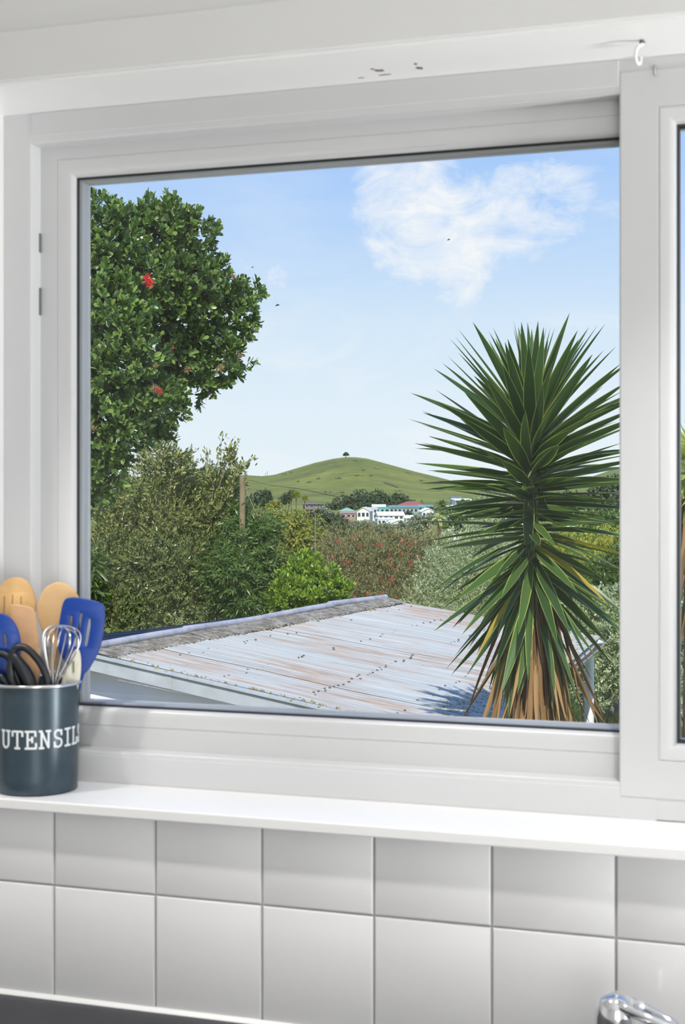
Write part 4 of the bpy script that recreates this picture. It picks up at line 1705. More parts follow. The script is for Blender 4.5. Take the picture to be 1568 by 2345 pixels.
# ------------------------------------------------------------------ pohutukawa at the left
POH = leaf_mat('pohutukawa_leaf', [lin(44, 64, 32), lin(64, 90, 40), lin(90, 114, 50), lin(118, 138, 70), lin(72, 96, 50)], .30, .22, .6)
POHL = leaf_mat('pohutukawa_leaf_single', [lin(44, 64, 32), lin(64, 90, 40), lin(90, 114, 50), lin(118, 138, 70), lin(72, 96, 50)], .30, .22, .6)
t_ = NT(POHL.node_tree)
t_.l.new(t_.new('ShaderNodeObjectInfo').outputs['Random'], [n_ for n_ in t_.n if n_.type == 'VALTORGB'][0].inputs[0])
rng = np.random.default_rng(21)
pblobs = [(235, 545, 13.6, 80), (320, 540, 14.0, 62), (375, 525, 14.2, 62, 1.0), (430, 560, 14.3, 58), (270, 650, 13.5, 100), (390, 660, 14.2, 100), (480, 660, 14.6, 62), (555, 675, 14.8, 34, .8), (520, 740, 14.7, 60),
          (490, 820, 14.6, 66), (430, 850, 14.5, 66), (380, 770, 14.3, 90), (240, 740, 13.0, 92), (290, 830, 12.9, 82), (320, 905, 13.0, 62), (230, 900, 12.8, 92), (250, 990, 12.8, 78), (220, 1070, 12.8, 66), (190, 1130, 13.0, 50),
          (375, 925, 13.9, 42), (350, 970, 13.8, 38), (120, 640, 13.5, 120), (100, 850, 13.3, 130), (110, 1040, 13.2, 110), (0, 560, 13.8, 120), (-60, 760, 13.8, 150), (-50, 960, 13.8, 130), (-190, 640, 14.2, 140), (-200, 880, 14.2, 150), (-330, 760, 14.6, 130)]
P, Nw = crown_points(pblobs, 7300, rng, (.62, 1.05), .3, .22)
axis = Nw * 1.0 + np.array([0, 0, .55]) + rng.normal(size=Nw.shape) * .4
B, Dv, Nv = sprig_leaves(P, axis, 10, rng, .075, (.35, 1.25), .12)
s_ = rng.uniform(.7, 1.15, len(B))
L = .082 * s_
Wd = .040 * s_ * rng.uniform(.85, 1.15, len(B))
troot = cw(-6.3, 15.2, 0)
poh = empty('pohutukawa_tree', (troot.x, troot.y, CAM.z - 3.72), 'large dark green pohutukawa tree with a few red flowers at the left pane edge', 'tree')
# the leaves one can pick out: front-most in each cell of view
rel = B - np.array(CAM)
zc = rel @ np.array(FWD)
xc = rel @ np.array(RGT)
px_ = 784 + FPX * xc / zc
py_ = HZ - FPX * rel[:, 2] / zc
cell = (px_ // 18).astype(int) * 1000 + (py_ // 18).astype(int)
inview = (px_ > 200) & (px_ < 620) & (py_ > 430) & (py_ < 1140) & (L > .075)
order = np.argsort(zc)
seen, pick = set(), []
for i in order:
    if inview[i] and cell[i] not in seen:
        seen.add(cell[i])
        pick.append(i)
pick = np.array(pick)
# the largest of them: facing and near
face_ = np.abs((unit(np.cross(np.cross(Dv[pick], Nv[pick]), Dv[pick])) * unit(rel[pick])).sum(1))
pick = pick[np.argsort(-face_ * L[pick] / zc[pick])][:290]
mask = np.ones(len(B), bool)
mask[pick] = False
leaf_cloud('foliage', B[mask], Dv[mask], Nv[mask], L[mask], Wd[mask], POH, poh, T_OBOV)
T, F = T_OBOV
lme = bpy.data.meshes.new('pohutukawa_leaf')
lme.from_pydata([tuple(x) for x in T], [], F)
lme.materials.append(POHL)
side = unit(np.cross(Dv, Nv))
N2 = np.cross(side, Dv)
for i in pick:
    o = bpy.data.objects.new('leaf', lme)
    COL.objects.link(o)
    o.parent = poh
    s0_, d0, n0, b0 = side[i] * Wd[i], Dv[i] * L[i], N2[i] * Wd[i], B[i] - np.array(poh.location)
    o.matrix_local = Matrix(((s0_[0], d0[0], n0[0], b0[0]), (s0_[1], d0[1], n0[1], b0[1]), (s0_[2], d0[2], n0[2], b0[2]), (0, 0, 0, 1)))
# trunk and limbs
mb = MB()
tp = [Vector(poh.location), cw(-6.2, 15.1, -1.6), cw(-5.9, 14.8, -.2), at(-330, 960, 14.4), at(-120, 900, 14.0), at(150, 930, 13.6)]
mb.tube(smooth_path(tp, 5), list(np.linspace(.28, .10, 26)), 12)
mb.build('trunk', BARK, poh, smooth=True)
for (x0, y0, x1, y1, z1, r) in ((150, 960, 360, 700, 14.2, .09), (360, 700, 380, 540, 14.2, .04), (360, 705, 500, 700, 14.6, .05), (300, 780, 470, 830, 14.5, .05), (150, 950, 230, 620, 13.6, .09), (140, 955, 260, 860, 13.0, .07), (145, 955, 240, 1000, 12.9, .06)):
    mb = MB()
    p0, p1 = at(x0, y0, 13.6 if x0 < 200 else 14.2), at(x1, y1, z1)
    pm = p0.lerp(p1, .5) + Vector((.1, 0, .12))
    mb.tube(smooth_path([p0, pm, p1], 5), list(np.linspace(r, r * .35, 11)), 8)
    mb.build('branch', BARK, poh, smooth=True)
# flowers: tufts of red stamens; faded ones brown
REDF = leaf_mat('red_stamens', [lin(196, 38, 48), lin(214, 66, 70)], .6, .2)
FADE = leaf_mat('faded_flower', [lin(150, 130, 92), lin(172, 150, 112), lin(150, 104, 84)], .7, .2)


def flower(px, py, Z, r, mat, parent, n=70, name='flower'):
    c0 = np.array(at(px, py, Z))
    d = unit(rng.normal(size=(n, 3)) + np.array([0, 0, .4]) - .5 * np.array(FWD))
    leaf_cloud(name, np.repeat(c0[None], n, 0), d, unit(rng.normal(size=(n, 3))), r * rng.uniform(.6, 1.1, n), r * .09, mat, parent, T_DIAMOND, stuff=False)


for (px, py, Z, r, mt) in ((338, 640, 13.0, .07, REDF), (345, 652, 13.0, .06, REDF), (233, 650, 12.9, .03, REDF), (201, 610, 12.9, .05, FADE), (430, 848, 13.5, .06, FADE), (505, 845, 13.7, .065, FADE), (355, 890, 12.4, .06, FADE), (365, 897, 12.4, .045, REDF),
                           (357, 838, 12.3, .04, FADE), (535, 635, 14.2, .05, FADE), (395, 796, 13.5, .03, REDF), (550, 815, 14.2, .05, FADE), (205, 585, 12.9, .05, FADE), (215, 980, 12.1, .04, FADE)):
    flower(px, py, Z, r, mt, poh)

# ------------------------------------------------------------------ shrubs and trees beyond the shed
OLIVE = leaf_mat('olive_green_leaf', [lin(66, 78, 40), lin(96, 106, 56), lin(128, 134, 78), lin(158, 156, 98), lin(84, 96, 48)], .35, .30, .55)
DKOL = leaf_mat('dark_olive_leaf', [lin(66, 78, 42), lin(98, 108, 58), lin(136, 140, 84), lin(80, 100, 56)], .30, .3, .6)
FRESH = leaf_mat('fresh_green_leaf', [lin(56, 80, 34), lin(76, 100, 42), lin(98, 120, 56), lin(62, 88, 42)], .36, .3, .5)
LIME = leaf_mat('lime_green_leaf', [lin(84, 112, 26), lin(112, 136, 38), lin(142, 158, 60), lin(72, 100, 30)], .36, .32, .5)
GOLD = leaf_mat('golden_olive_leaf', [lin(98, 108, 40), lin(124, 126, 52), lin(146, 140, 62), lin(86, 104, 44)], .55, .35)
BOTTLE = leaf_mat('bottlebrush_leaf', [lin(86, 92, 58), lin(116, 116, 76), lin(140, 134, 92), lin(120, 98, 72)], .55, .3)
SILVER = leaf_mat('silver_green_leaf', [lin(112, 124, 92), lin(146, 156, 120), lin(178, 184, 150), lin(100, 116, 84)], .5, .25)
YELG = leaf_mat('yellow_green_leaf', [lin(126, 134, 46), lin(150, 154, 62), lin(170, 164, 84), lin(100, 118, 46)], .5, .35)
DKTREE = leaf_mat('dark_tree_leaf', [lin(46, 58, 42), lin(64, 78, 54), lin(84, 98, 70), lin(58, 74, 52)], .55, .2)
GREYTREE = leaf_mat('grey_tree_leaf', [lin(92, 102, 84), lin(120, 128, 104), lin(140, 144, 120)], .6, .2)

# upright olive tree behind the pohutukawa
r1 = bush('pittosporum_tree', 'sparse olive green tree with a thin upright stem below the pohutukawa', 'tree',
          [(360, 1060, 21.6, 45, 1.2), (330, 1130, 21.6, 60), (400, 1090, 21.6, 45), (380, 1190, 21.6, 66), (300, 1220, 22.0, 66), (260, 1150, 22.0, 50), (420, 1060, 21.6, 22), (250, 1240, 22.0, 60)],
          1800, OLIVE, .072, .025, 8, .16, (.5, 1.1), .15, 0, seed=31, stems=6, stem_r=.03, bark=TWIG, inner=.35)
rng = np.random.default_rng(77)


def shoots(root, lines, mat, L, Wd, n=26, r=.008, bark=TWIG):
    """leafy shoots that stand clear of the crown"""
    for (x0, y0, x1, y1, Z) in lines:
        p0, p1 = at(x0, y0, Z), at(x1, y1, Z)
        mb = MB()
        pm = p0.lerp(p1, .5) + Vector(rng.normal(size=3) * .03)
        path = smooth_path([p0, pm, p1], 5)
        mb.tube(path, list(np.linspace(r * .7, r * .25, len(path))), 6)
        mb.build('shoot', bark, root, smooth=True)
        tt = rng.uniform(.25, 1.0, n)
        pts = np.array([path[int(t * (len(path) - 1))] for t in tt]) + rng.normal(size=(n, 3)) * .035
        ax = np.array((p1 - p0).normalized())
        d = unit(ax * .9 + rng.normal(size=(n, 3)) * .55)
        leaf_cloud('shoot_leaves', pts, d, unit(rng.normal(size=(n, 3))), L * rng.uniform(.7, 1.2, n), Wd, mat, root, T_OBOV)


shoots(r1, [(355, 1180, 372, 985, 21.3), (370, 1060, 436, 1038, 21.3), (360, 1080, 400, 1000, 21.3), (390, 1100, 440, 1060, 21.3), (340, 1080, 330, 1010, 21.3)], OLIVE, .084, .031, 70, .014)
r2 = bush('karo_shrub', 'olive shrub with upright leafy shoots against the sky beside the hill', 'shrub',
          [(490, 1160, 21.9, 50, 1.2), (520, 1110, 21.9, 32), (450, 1190, 21.9, 60), (540, 1200, 22.2, 50), (470, 1240, 21.9, 60), (430, 1130, 22.2, 40), (500, 1120, 21.9, 30)],
          1300, OLIVE, .074, .026, 8, .15, (.5, 1.1), .2, 0, seed=32, stems=5, bark=TWIG, inner=.35)
shoots(r2, [(480, 1180, 512, 990, 21.6), (500, 1120, 545, 1010, 21.6), (490, 1120, 470, 1035, 21.6), (530, 1120, 583, 1048, 21.6), (520, 1140, 560, 1060, 21.6), (505, 1090, 525, 1030, 21.6), (540, 1090, 535, 1035, 21.6)], OLIVE, .086, .032, 60, .012)
bush('dark_olive_shrub', 'dark dense shrub directly above the shed ridge at the left', 'shrub',
     [(300, 1310, 21.6, 80), (380, 1300, 21.3, 85), (240, 1350, 21.3, 70), (330, 1390, 21.1, 70), (430, 1370, 21.3, 80), (260, 1420, 20.8, 50), (480, 1300, 21.6, 70), (210, 1290, 21.6, 60), (520, 1390, 22.1, 55), (120, 1320, 21.5, 90), (20, 1340, 21.5, 100), (-110, 1320, 21.8, 110), (-240, 1310, 22.2, 110)],
     6200, DKOL, .074, .027, 8, .13, (.5, 1.2), .2, 0, seed=33, stems=6, bark=TWIG, inner=.35)
bush('long_leaved_plant', 'bright drooping long leaved plant at the left edge of the pane', 'shrub',
     [(205, 1300, 20.5, 26, 1.6), (212, 1360, 20.5, 22, 1.4), (180, 1330, 20.5, 34, 1.6)], 150, FRESH, .18, .034, 7, .08, (.6, 1.3), 0, .5, tmpl=T_OBOV, seed=34, stems=2)
bush('willowy_shrub', 'fresh green shrub with drooping narrow leaves between dark shrub and lime bush', 'shrub',
     [(560, 1250, 21.5, 55), (600, 1220, 21.5, 38), (520, 1320, 21.1, 60), (600, 1300, 21.5, 55), (570, 1370, 21.1, 55), (640, 1360, 21.6, 40), (545, 1200, 21.8, 36), (500, 1250, 21.8, 40)],
     1800, FRESH, .11, .023, 8, .14, (.5, 1.3), 0, .35, seed=35, stems=5, inner=.3)
bush('lime_bush', 'sunlit lime green bush at the far end of the shed ridge', 'shrub',
     [(690, 1340, 21, 45), (730, 1330, 21, 36), (660, 1370, 20.6, 40), (710, 1375, 20.6, 42), (765, 1365, 21, 34), (700, 1300, 21.2, 26)],
     700, LIME, .085, .034, 8, .10, (.4, 1.2), .15, 0, tmpl=T_OBOV, seed=36, stems=4, axis_up=.9)
bush('golden_tree', 'yellowish olive feathery tree in front of the brown house', 'tree',
     [(640, 1195, 33, 36, .7), (690, 1212, 33, 36, .7), (670, 1240, 33, 56, .7), (710, 1262, 33, 34), (640, 1270, 33, 50), (612, 1222, 33.5, 28), (690, 1300, 33, 50), (722, 1232, 33.3, 20)],
     1700, GOLD, .11, .045, 7, .22, (.9, 1.5), 0, .1, seed=37, ground=-4.2, stems=5, axis_up=.1)
bs_ = bush('bottlebrush', 'brownish bottlebrush bush dotted with red flower spikes behind the ridge end', 'shrub',
           [(800, 1270, 28, 60), (860, 1272, 28, 46), (920, 1268, 28.4, 42), (770, 1310, 27.5, 50), (850, 1310, 27.5, 70), (930, 1300, 28, 70), (975, 1284, 28.4, 42), (800, 1360, 27, 56), (890, 1360, 27, 50), (960, 1360, 27.6, 50), (760, 1250, 28.4, 24), (900, 1246, 28.6, 20), (995, 1256, 28.6, 24)],
           2600, BOTTLE, .095, .022, 8, .22, (.4, 1.1), .15, 0, seed=38, ground=-3.8, stems=6, axis_up=.8)
rng = np.random.default_rng(78)
for k in range(34):
    px, py = rng.uniform(755, 960), rng.uniform(1230, 1375)
    flower(px, py, 25.9 + rng.uniform(-.15, .2) + abs(px - 860) * .004, .055, REDF, bs_, 22, 'flower_spike')
bush('olive_tree', 'silvery green olive tree left of the yucca trunk', 'tree',
     [(1040, 1276, 25, 50), (1100, 1240, 25, 40), (1010, 1320, 24.6, 54), (1080, 1310, 24.6, 62), (960, 1370, 24.4, 36), (1040, 1375, 24.4, 46), (1110, 1370, 24.6, 46), (1130, 1270, 25, 50), (1085, 1225, 25.4, 24)],
     1900, SILVER, .066, .019, 8, .15, (.5, 1.1), .2, 0, seed=39, ground=-3.8, stems=6, axis_up=.7)
bush('pale_olive_tree', 'pale grey green treetop directly behind the yucca head', 'tree',
     [(1125, 1172, 40, 34), (1165, 1180, 40, 44), (1095, 1192, 40.5, 22), (1130, 1212, 40, 44)],
     900, SILVER, .12, .034, 7, .2, (.5, 1.1), .2, 0, seed=40, ground=-4.3, stems=3)
bush('yellow_hedge', 'yellow green hedge right of the yucca below the parked car', 'hedge',
     [(1270, 1250, 44, 40), (1330, 1260, 44, 46), (1390, 1255, 44, 44), (1300, 1310, 42, 46), (1360, 1310, 42, 50), (1410, 1310, 42, 44), (1440, 1250, 44, 40)],
     1300, YELG, .13, .05, 7, .2, (.4, 1.2), .15, 0, seed=41, ground=-4.4, stems=4, axis_up=.8)
bush('green_garden_bush', 'mid green bush to the right of the yucca above the grey shrub', 'shrub',
     [(1390, 1330, 34, 40), (1340, 1350, 34, 40), (1415, 1290, 34, 30), (1290, 1350, 34, 40)],
     700, FRESH, .12, .05, 7, .18, (.4, 1.2), .15, 0, seed=42, ground=-4.2, stems=3, axis_up=.8)
bush('silver_shrub', 'grey green small leaved shrub hanging over the paling fence', 'shrub',
     [(1350, 1410, 22, 50), (1400, 1400, 22, 50), (1310, 1440, 22.4, 44), (1390, 1470, 21.6, 52), (1340, 1500, 21.8, 42), (1410, 1540, 21.4, 46), (1380, 1580, 21.4, 36), (1300, 1540, 22, 30), (1440, 1470, 21.6, 50), (1320, 1580, 22, 22)],
     1700, SILVER, .062, .028, 8, .12, (.4, 1.2), .1, .05, tmpl=T_OBOV, seed=43, stems=5, axis_up=.6)
bush('boundary_shrub', 'dark leafy shrub seen through the narrow right hand pane', 'shrub',
     [(1580, 1440, 20, 60), (1600, 1530, 20, 70), (1560, 1580, 19.6, 46), (1520, 1500, 20.4, 60)],
     800, SILVER, .075, .034, 8, .12, (.4, 1.2), .1, .05, tmpl=T_OBOV, seed=44, stems=4, axis_up=.6)
bush('golden_hedge', 'yellow green bush behind the palm in the right hand pane', 'shrub',
     [(1590, 1300, 30, 60), (1540, 1330, 30, 50), (1560, 1250, 31, 40)], 500, YELG, .12, .05, 7, .18, (.4, 1.2), .1, .05, seed=45, ground=-4, stems=3)
# feathery weed and dry grass at the fence foot
bush('fennel_plant', 'feathery green weed at the foot of the paling fence', 'plant',
     [(1304, 1640, 20.8, 16, 1.9), (1300, 1600, 20.8, 8, 1.6)], 140, FRESH, .10, .008, 8, .08, (.3, .9), .4, 0, seed=46, stems=0, axis_up=1.5)
rng = np.random.default_rng(80)
n = 5200
gx, gzz = rng.uniform(1.2, 5.4, n), rng.uniform(18.5, 23.2, n)
Pg = np.array([cw(a_, b_, -3.69) for a_, b_ in zip(gx, gzz)])
STRAW = leaf_mat('dry_grass_blade', [lin(110, 124, 60), lin(150, 150, 90), lin(184, 166, 116), lin(90, 110, 48)], .8, .3)
g_ = leaf_cloud('grass', Pg, unit(np.array([0, 0, 1.0]) + rng.normal(size=(n, 3)) * .4), unit(rng.normal(size=(n, 3))), rng.uniform(.1, .3, n), .016, STRAW, None, T_DIAMOND)
tag(g_, 'dry straw and green grass along the fence foot', 'grass', kind='stuff')

# paling fence
PALE = simple('grey_weathered_paling', lin(140, 130, 118), .85, noise=.22, nscale=6)
f0, f1_ = cw(2.2, 24.2, -3.72), cw(6.6, 22.0, -3.72)
fence = empty('paling_fence', (f0 + f1_) / 2, 'grey weathered wooden paling fence behind the downpipe', 'fence')
fd = (f1_ - f0).normalized()
fn = Vector((fd.y, -fd.x, 0))
pm_ = None
k = 0
npal = int((f1_ - f0).length / .105)
mb = MB()
mb.hexa([(-.049, -.009, 0), (.049, -.009, 0), (.049, .009, 0), (-.049, .009, 0), (-.049, -.009, 1.5), (.049, -.009, 1.5), (.049, .009, 1.5), (-.049, .009, 1.5)])
tmp = mb.build('paling', PALE)
pm_ = tmp.data
bpy.data.objects.remove(tmp)
for k in range(npal):
    o = bpy.data.objects.new('paling', pm_)
    COL.objects.link(o)
    o.parent = fence
    o.location = f0 + fd * (k * .105) - fence.location + fn * random.uniform(-.004, .004)
    o.rotation_euler = (random.uniform(-.01, .01), random.uniform(-.012, .012), math.atan2(fd.y, fd.x))
    o.scale = (1, 1, random.uniform(.97, 1.03))
for z in (.35, 1.15):
    mb = MB()
    mb.obox((f0 + f1_) / 2 + UPV * z - fn * .03 * (1 if fn.dot(FWD) < 0 else -1), fd * (f1_ - f0).length / 2, fn * .02, UPV * .04)
    mb.build('rail', PALE, fence)

# timber pole in the shrubs, short post and the thin pale pole
POLE = simple('tanalised_pole', lin(134, 120, 88), .85, noise=.25, nscale=8)


def pole(name, label, px, py0, py1, Z, r, mat, grd, cat='pole'):
    p1, p0 = at(px, py0, Z), at(px, py1, Z)
    root = empty(name, (p0.x, p0.y, CAM.z + grd), label, cat)
    mb = MB()
    mb.tube([Vector((p0.x, p0.y, CAM.z + grd)), p0, p1], [r * 1.05, r, r * .95], 12)
    mb.build('shaft', mat, root, smooth=True, angle=50)
    mb = MB()
    mb.lathe(p1, [(r * .96, -.002), (r * .8, r * .25), (.0001, r * .3)], 12)
    mb.build('cap', mat, root)
    return root


pr_ = pole('timber_pole', 'stout brown timber pole rising out of the olive shrub', 555, 1093, 1180, 21.25, .046, POLE, -3.72)
pole('fence_post', 'short brown post just right of the timber pole', 575, 1171, 1200, 34, .045, POLE, -4.2, 'post')
pole('clothesline_pole', 'thin pale metal pole between golden tree and bottlebrush', 721.5, 1178, 1300, 27, .008, simple('galvanised_tube', lin(150, 158, 164), .4, .5), -3.9)
mb = MB()
ctr = [(552, 1150), (568, 1128), (562, 1118), (575, 1150), (590, 1182)]
mb.tube(smooth_path([at(x, y, 21.15) for x, y in ctr], 5), .0065, 6)
mb.build('vine', TWIG, pr_, smooth=True)


# ------------------------------------------------------------------ palms
def palm(name, label, px, py, Z, frond_px, trunk_w, ground_h, n, mat, trunk_mat, seed, fan=False, droop=.6, min_el=-40, trunk_skirt=False, leaf_w=.03, nl=16):
    rg = np.random.default_rng(seed)
    top = at(px, py, Z)
    root = empty(name, (top.x, top.y, CAM.z + ground_h), label, 'palm')
    mb = MB()
    mb.tube([Vector((top.x, top.y, CAM.z + ground_h)), Vector((top.x, top.y, (CAM.z + ground_h + top.z) / 2)), top], [trunk_w * 1.15, trunk_w, trunk_w * .9], 12)
    mb.build('trunk', trunk_mat, root, smooth=True)
    R = frond_px / FPX * Z
    for i in range(n):
        az = i * ga
        el = math.radians(85 - (85 - min_el) * (i / max(1, n - 1)) ** .8)
        Pl, Dl, Nl, Ll = [], [], [], []
        d = np.array([math.cos(az) * math.cos(el), math.sin(az) * math.cos(el), math.sin(el)])
        tpos = np.linspace(.12, 1, nl)
        spine = [np.array(top) + d * R * t - np.array([0, 0, 1]) * R * droop * t * t * .6 for t in np.linspace(0, 1, 8)]
        if fan:
            hub = np.array(top) + d * R * .45
            sidev = unit(np.cross(d, np.array([0, 0, 1.0]))[None])[0]
            upv = np.cross(sidev, d)
            for a_ in np.linspace(-1.9, 1.9, nl):
                Pl.append(hub)
                Dl.append(d * math.cos(a_) + sidev * math.sin(a_) - np.array([0, 0, .12]))
                Nl.append(upv)
                Ll.append(R * .6)
            end = hub
        else:
            for t in tpos:
                c0 = np.array(top) + d * R * t - np.array([0, 0, 1]) * R * droop * t * t * .6
                tang = unit((d - np.array([0, 0, 1]) * 1.2 * droop * t)[None])[0]
                sidev = unit(np.cross(tang, np.array([0, 0, 1.0]))[None])[0]
                for sgn in (-1, 1):
                    Pl.append(c0)
                    Dl.append(tang * .75 + sidev * sgn * .8 - np.array([0, 0, .12]))
                    Nl.append(np.cross(sidev, tang))
                    Ll.append(R * .30 * (1.05 - .7 * abs(t - .45)))
            end = None
        fr_ = leaf_cloud('frond', np.array(Pl), np.array(Dl), np.array(Nl), np.array(Ll), leaf_w * R, mat, root, T_DIAMOND, stuff=False)
        mb = MB()
        mb.tube(spine[:5] if fan else spine, .012 * R, 4)
        sp_ = mb.build('midrib', mat, None)
        sp_.parent = fr_
        sp_.matrix_parent_inverse = parent_inv(fr_)
    if trunk_skirt:
        for i in range(46):
            az = i * ga
            b0 = top + Vector((math.cos(az), math.sin(az), 0)) * trunk_w - UPV * (i / 46) * 1.5
            place_blade('dead_frond', deads[i % 4], root, b0, Vector((math.cos(az) * .22, math.sin(az) * .22, -1)), random.uniform(.5, .9), random.uniform(-1, 1), 1.7)
    return root


PALMG = leaf_mat('palm_leaf', [lin(70, 88, 48), lin(98, 112, 64), lin(120, 128, 78)], .5, .25)
PALMY = leaf_mat('fan_palm_leaf', [lin(96, 116, 48), lin(130, 146, 66), lin(150, 160, 84)], .45, .3)
PBARK = simple('fibrous_palm_trunk', lin(116, 92, 74), .9, noise=.35, nscale=10, bump=.6, bscale=18)
palm('fan_palm', 'fan palm with a shaggy brown trunk in the right hand pane', 1592, 1075, 14.5, 118, .12, -3.75, 24, PALMY, PBARK, 3, fan=True, droop=.2, min_el=-50, trunk_skirt=True, leaf_w=.06, nl=17)
palm('date_palm', 'dark date palm standing in front of the white gabled house', 1012, 1158, 210, 26, .30, -11.5, 34, PALMG, PBARK, 5, droop=.9, min_el=-25, leaf_w=.05, nl=14)
palm('feather_palm', 'pale feathery palm below the date palm', 1004, 1187, 60, 26, .07, -5.4, 12, leaf_mat('pale_palm_leaf', [lin(150, 160, 104), lin(180, 186, 130)], .4, .3), PBARK, 6, droop=1.0, min_el=-5, leaf_w=.06, nl=14)
for k, (px, py, lab) in enumerate(((678, 1130, 'yellowish cabbage tree left of the brown house'), (698, 1137, 'smaller yellowish cabbage tree close to the brown house'), (816, 1160, 'green cabbage tree beside the green roofed house'))):
    palm('cabbage_tree', lab, px, py + 6, (150, 163, 545)[k], (15, 11, 9)[k], .05 if k < 2 else .12, -9.6 if k < 2 else -10.8, 22, GOLD if k < 2 else PALMG, PBARK, 8 + k, fan=True, droop=.1, min_el=-30, leaf_w=.16, nl=7)
palm('distant_palm', 'tiny dark palm in front of the red roofed house', 965, 1148, 690, 7, .3, -5.5, 18, PALMG, PBARK, 12, droop=.8, leaf_w=.1, nl=8)
palm('distant_palm', 'tiny dark palm at the left end of the red roof', 944, 1152, 690, 6, .3, -5.5, 18, PALMG, PBARK, 13, droop=.8, leaf_w=.1, nl=8)
# flax clump
rg = random.Random(9)
fl = at(1350, 1200, 62)
flax = empty('flax_plant', (fl.x, fl.y, CAM.z - 5.5), 'spiky flax clump at the right of the yucca', 'plant')
for i in range(36):
    a_ = i * ga
    el = math.radians(rg.uniform(35, 85))
    place_blade('leaf', blades[i % 4], flax, Vector((fl.x, fl.y, fl.z - .9)), Vector((math.cos(a_) * math.cos(el), math.sin(a_) * math.cos(el), math.sin(el))), rg.uniform(1.1, 1.7), 0)

# ------------------------------------------------------------------ distant trees
def far_bush(name, label, blobs, n, mat, size, seed, cat='tree', stems=3, r=.25):
    Z = blobs[0][2]
    px = blobs[0][0]
    return bush(name, label, cat, blobs, n, mat, size, size * .55, 5, size * .8, (.5, 1.3), .1, 0, tmpl=T_CARD, seed=seed, ground=terrain(px, Z) - .3 if Z > 44 else -4.2, stems=stems, stem_r=r, inner=.3, group='distant trees')


far_bush('distant_pohutukawa', 'large dark rounded tree above the green roofed house', [(830, 1146, 640, 30, .7), (790, 1155, 640, 30, .6), (865, 1142, 640, 22, .8), (885, 1150, 640, 26, .6), (765, 1165, 630, 22, .6), (845, 1158, 635, 40, .5)], 1500, DKTREE, .75, 51)
far_bush('distant_pohutukawa', 'dark tree clump right of the large one above the teal house', [(915, 1148, 700, 22, .7), (890, 1154, 695, 24, .6), (940, 1154, 700, 14, .6)], 600, DKTREE, .75, 52)
far_bush('distant_tree', 'dark green tree mass below the brown house', [(735, 1195, 260, 26, .8), (765, 1198, 260, 26, .7), (720, 1210, 255, 24, .7), (775, 1212, 255, 24, .6)], 1100, DKTREE, .40, 53)
far_bush('distant_tree', 'pale grey tree right of the brown house', [(738, 1176, 500, 18, .7), (752, 1180, 500, 12, .7)], 420, GREYTREE, .6, 54)
far_bush('distant_conifer', 'dark conifer clump at the left foot of the hill', [(608, 1136, 560, 9, 1.6), (592, 1138, 560, 10, 1.2), (617, 1140, 560, 7, 1.8), (600, 1150, 560, 18, .5)], 500, DKTREE, .6, 55)
far_bush('distant_tree', 'dark tree left of the yellowish cabbage trees', [(660, 1138, 480, 10, .9), (670, 1132, 480, 8), (650, 1146, 480, 12, .7)], 330, DKTREE, .5, 56)
far_bush('distant_tree', 'small olive tree in front of the pale hillside house', [(632, 1158, 420, 12, .7), (618, 1162, 420, 9, .7)], 260, GOLD, .5, 57)
far_bush('distant_tree', 'dark wooded slope right of the yucca head', [(1380, 1150, 130, 40, .8), (1340, 1160, 130, 34, .7), (1410, 1130, 130, 34), (1430, 1165, 125, 40), (1300, 1150, 125, 34, .6), (1252, 1165, 120, 36, .6)], 1500, DKTREE, .30, 58)
far_bush('distant_tree', 'mid green treetop left of the wooded slope', [(1360, 1190, 110, 40, .5), (1410, 1195, 105, 40, .5), (1292, 1240, 105, 40, .5)], 800, FRESH, .25, 59)
far_bush('distant_tree', 'green bush right of the white modern house', [(1070, 1165, 160, 26, .6), (1100, 1160, 160, 26, .6), (1045, 1180, 150, 26, .5), (1120, 1150, 170, 26, .5), (1045, 1203, 150, 30, .6), (1078, 1192, 150, 32, .6), (1110, 1188, 155, 32, .6)], 900, FRESH, .28, 60)
far_bush('distant_tree', 'grey green bush in front of the low white gable', [(960, 1200, 180, 24, .6), (925, 1210, 175, 24, .5), (985, 1190, 190, 14, .8), (880, 1212, 180, 24, .4)], 700, GREYTREE, .3, 61)
far_bush('distant_tree', 'dark tree between teal house and white gable', [(985, 1172, 560, 12, .8), (975, 1180, 560, 10, .7), (935, 1178, 560, 9, .7)], 300, DKTREE, .55, 62)
far_bush('distant_tree', 'dark trees on the skyline behind the olive shrub', [(440, 1095, 240, 26, .6), (480, 1085, 240, 16, 1.1), (410, 1090, 240, 22, .9), (525, 1120, 230, 34, .7), (575, 1150, 220, 26, .5)], 1000, DKTREE, .4, 63)
far_bush('distant_tree', 'grey green bush in front of the brick house', [(840, 1202, 300, 18, .5), (810, 1204, 300, 20, .5), (785, 1203, 300, 16, .5)], 420, GREYTREE, .35, 64)

